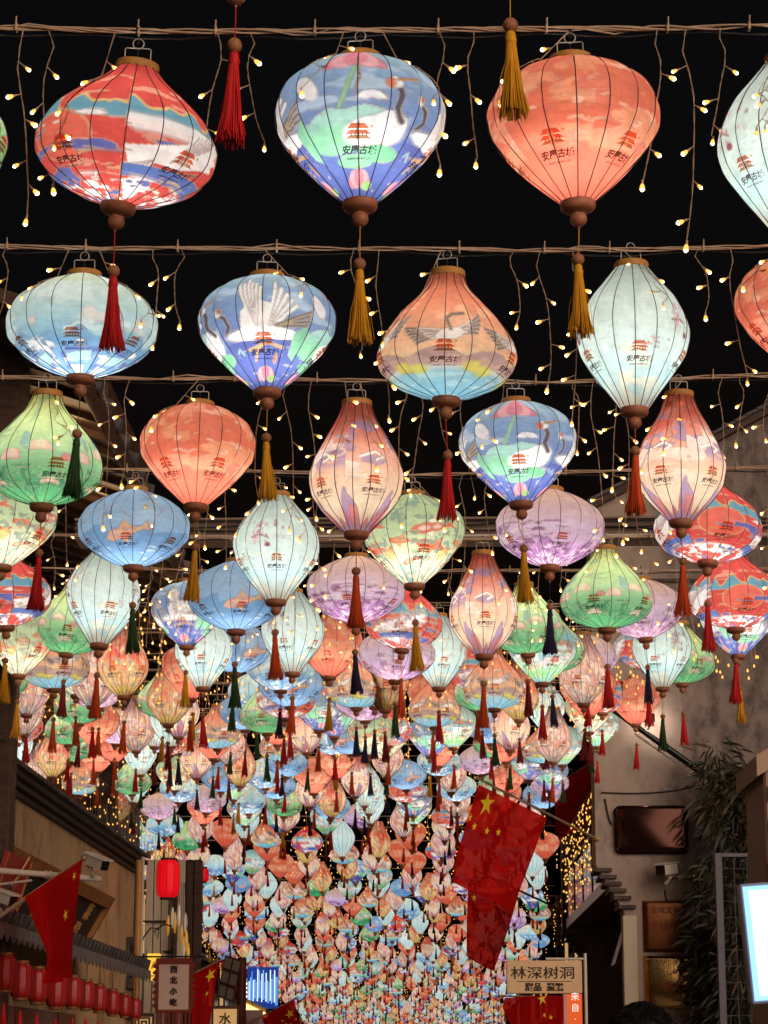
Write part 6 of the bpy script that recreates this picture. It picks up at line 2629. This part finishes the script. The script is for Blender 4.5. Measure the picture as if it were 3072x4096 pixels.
# ------------------------------------------------------------------ the passer-by whose head shows at the bottom
pc = on_y(2572, 4250, 6.15)
t = thing('person', 'back of a dark-haired passer-by at the bottom edge, only the head showing', 'person', (pc.x, 6.15, 0))
hz = on_y(2572, 4004, 6.15).z       # crown height
bm = bmesh.new()
jo = {'pelvis': (0, 0, hz * .53, .15, .11), 'waist': (0, 0, hz * .62, .135, .10), 'chest': (0, .01, hz * .74, .165, .115), 'neck0': (0, .015, hz * .825, .075, .07), 'neck': (0, .005, hz * .865, .055, .055), 'head0': (0, -.005, hz * .9, .072, .08), 'head1': (0, 0, hz * .945, .078, .095), 'head2': (0, .0, hz * .962, .07, .086),
      'shL': (.18, .02, hz * .80, .06, .06), 'elL': (.24, .0, hz * .62, .045, .045), 'wrL': (.24, -.08, hz * .48, .03, .03), 'haL': (.235, -.12, hz * .43, .028, .035),
      'shR': (-.18, .02, hz * .80, .06, .06), 'elR': (-.24, .0, hz * .62, .045, .045), 'wrR': (-.24, -.06, hz * .48, .03, .03), 'haR': (-.235, -.09, hz * .43, .028, .035),
      'hpL': (.09, 0, hz * .48, .09, .09), 'knL': (.1, -.02, hz * .27, .06, .06), 'anL': (.1, .02, hz * .05, .042, .045), 'toL': (.11, -.14, hz * .02, .04, .03),
      'hpR': (-.09, 0, hz * .48, .09, .09), 'knR': (-.1, -.02, hz * .27, .06, .06), 'anR': (-.1, .02, hz * .05, .042, .045), 'toR': (-.11, -.14, hz * .02, .04, .03)}
names = list(jo)
me = bpy.data.meshes.new('body')
edges = [('pelvis', 'waist'), ('waist', 'chest'), ('chest', 'neck0'), ('neck0', 'neck'), ('neck', 'head0'), ('head0', 'head1'), ('head1', 'head2'), ('chest', 'shL'), ('shL', 'elL'), ('elL', 'wrL'), ('wrL', 'haL'), ('chest', 'shR'), ('shR', 'elR'), ('elR', 'wrR'), ('wrR', 'haR'), ('pelvis', 'hpL'), ('hpL', 'knL'), ('knL', 'anL'), ('anL', 'toL'), ('pelvis', 'hpR'), ('hpR', 'knR'), ('knR', 'anR'), ('anR', 'toR')]
me.from_pydata([jo[n_][:3] for n_ in names], [(names.index(a), names.index(b)) for a, b in edges], [])
tmp = bpy.data.objects.new('body', me)
COL.objects.link(tmp)
sk = tmp.modifiers.new('skin', 'SKIN')
sb = tmp.modifiers.new('sub', 'SUBSURF')
sb.levels = 2
sb.render_levels = 2
for i, n_ in enumerate(names):
    me.skin_vertices[0].data[i].radius = jo[n_][3:5]
me.skin_vertices[0].data[0].use_root = True
dg = bpy.context.evaluated_depsgraph_get()
body = bpy.data.meshes.new_from_object(tmp.evaluated_get(dg))
bpy.data.objects.remove(tmp)
body.materials.clear()
body.materials.append(mat('dark_jacket', (34, 34, 40), .8, noise=.3, scale=9))
body.materials.append(mat('skin', (198, 148, 118), .55))
for p in body.polygons:
    if p.center.z > hz * .845 or (abs(p.center.x) > .2 and p.center.z < hz * .49):
        p.material_index = 1
    p.use_smooth = True
obj('body', body, t)
# hair: cap of many short locks over the skull, faces away from the viewer
mb = MB()
hc = Vector((0, .0, hz * .935))
ax, ay, az_ = .086, .102, hz - hc.z - .004
N1, N2 = 40, 18
vs_ = []
for j in range(N2 + 1):
    el = math.pi / 2 - (math.pi * .72) * j / N2
    for i in range(N1):
        a = 2 * math.pi * i / N1
        f = 1 + .03 * math.sin(a * 9 + j) + .02 * math.sin(a * 17 + j * 2)
        lowcut = 1.0
        vs_.append(hc + Vector((ax * f * math.cos(el) * math.cos(a), ay * f * math.cos(el) * math.sin(a) - .004, az_ * f * math.sin(el))))
mb.add(vs_, [(j * N1 + i, (j + 1) * N1 + i, (j + 1) * N1 + (i + 1) % N1, j * N1 + (i + 1) % N1) for j in range(N2) for i in range(N1)], smooth=True)
rh = random.Random(2)
for k in range(900):
    a = rh.uniform(0, 6.28)
    el = rh.uniform(-.35, 1.5)
    p = hc + Vector((ax * math.cos(el) * math.cos(a), ay * math.cos(el) * math.sin(a) - .004, az_ * math.sin(el)))
    nrm = (p - hc).normalized()
    dn_ = Vector((nrm.x * .4 + rh.uniform(-.3, .3), nrm.y * .4 + rh.uniform(-.3, .3), -.7 * (1 - nrm.z * .6)))
    mb.tube([p - nrm * .004, p + nrm * .006 + dn_ * .012, p + nrm * .005 + dn_ * .034], [.0022, .0018, .0005], 3, caps=False)
mb.build('hair', mat('black_hair', (16, 12, 12), .55), t)


# ------------------------------------------------------------------ curtains of fairy lights along the house fronts
def light_curtain(label, X, ya, yb, ztop, drop, n, seed):
    rc = random.Random(seed)
    t = thing('light_curtain', label, 'light string', (X, ya, ztop), 'fairy light curtains on the house fronts')
    mb = MB()
    mb.tube([(0, (yb - ya) * i / 8, .01 * math.sin(i * 2)) for i in range(9)], .004, 4)
    mb.build('cable', M_WIRE, t)
    mw, mbb = MB(), MB()
    for k in range(n):
        y = (yb - ya) * (k + rc.random()) / n
        ln = drop * rc.uniform(.5, 1.1)
        mw.tube([(0, y, 0), (.01, y + .01, -ln * .5), (0, y, -ln)], .0022, 3, caps=False)
        d = .06
        while d < ln:
            r = .0085
            mbb.lathe([(.002, r * 1.6), (r, -r * .4), (.001, -r * 1.5)], 4, (rc.uniform(-.03, .03), y + rc.uniform(-.02, .02), -d))
            d += rc.uniform(.09, .16)
    mw.build('drop_wires', M_WIRE, t)['kind'] = 'stuff'
    mbb.build('bulbs', M_BULB, t)['kind'] = 'stuff'


light_curtain('warm light curtain hanging along the left house fronts', -3.5, 22.5, 34, 4.55, .75, 46, 1)
light_curtain('second warm light curtain further down the left side', -4.4, 34.5, 48, 4.4, .8, 40, 2)
light_curtain('warm light curtain over the balcony railing on the right', 1.62, 21.6, 29, 4.25, .9, 40, 3)
light_curtain('warm light curtain beyond the flags on the right side', 2.3, 30, 44, 4.4, .8, 40, 4)
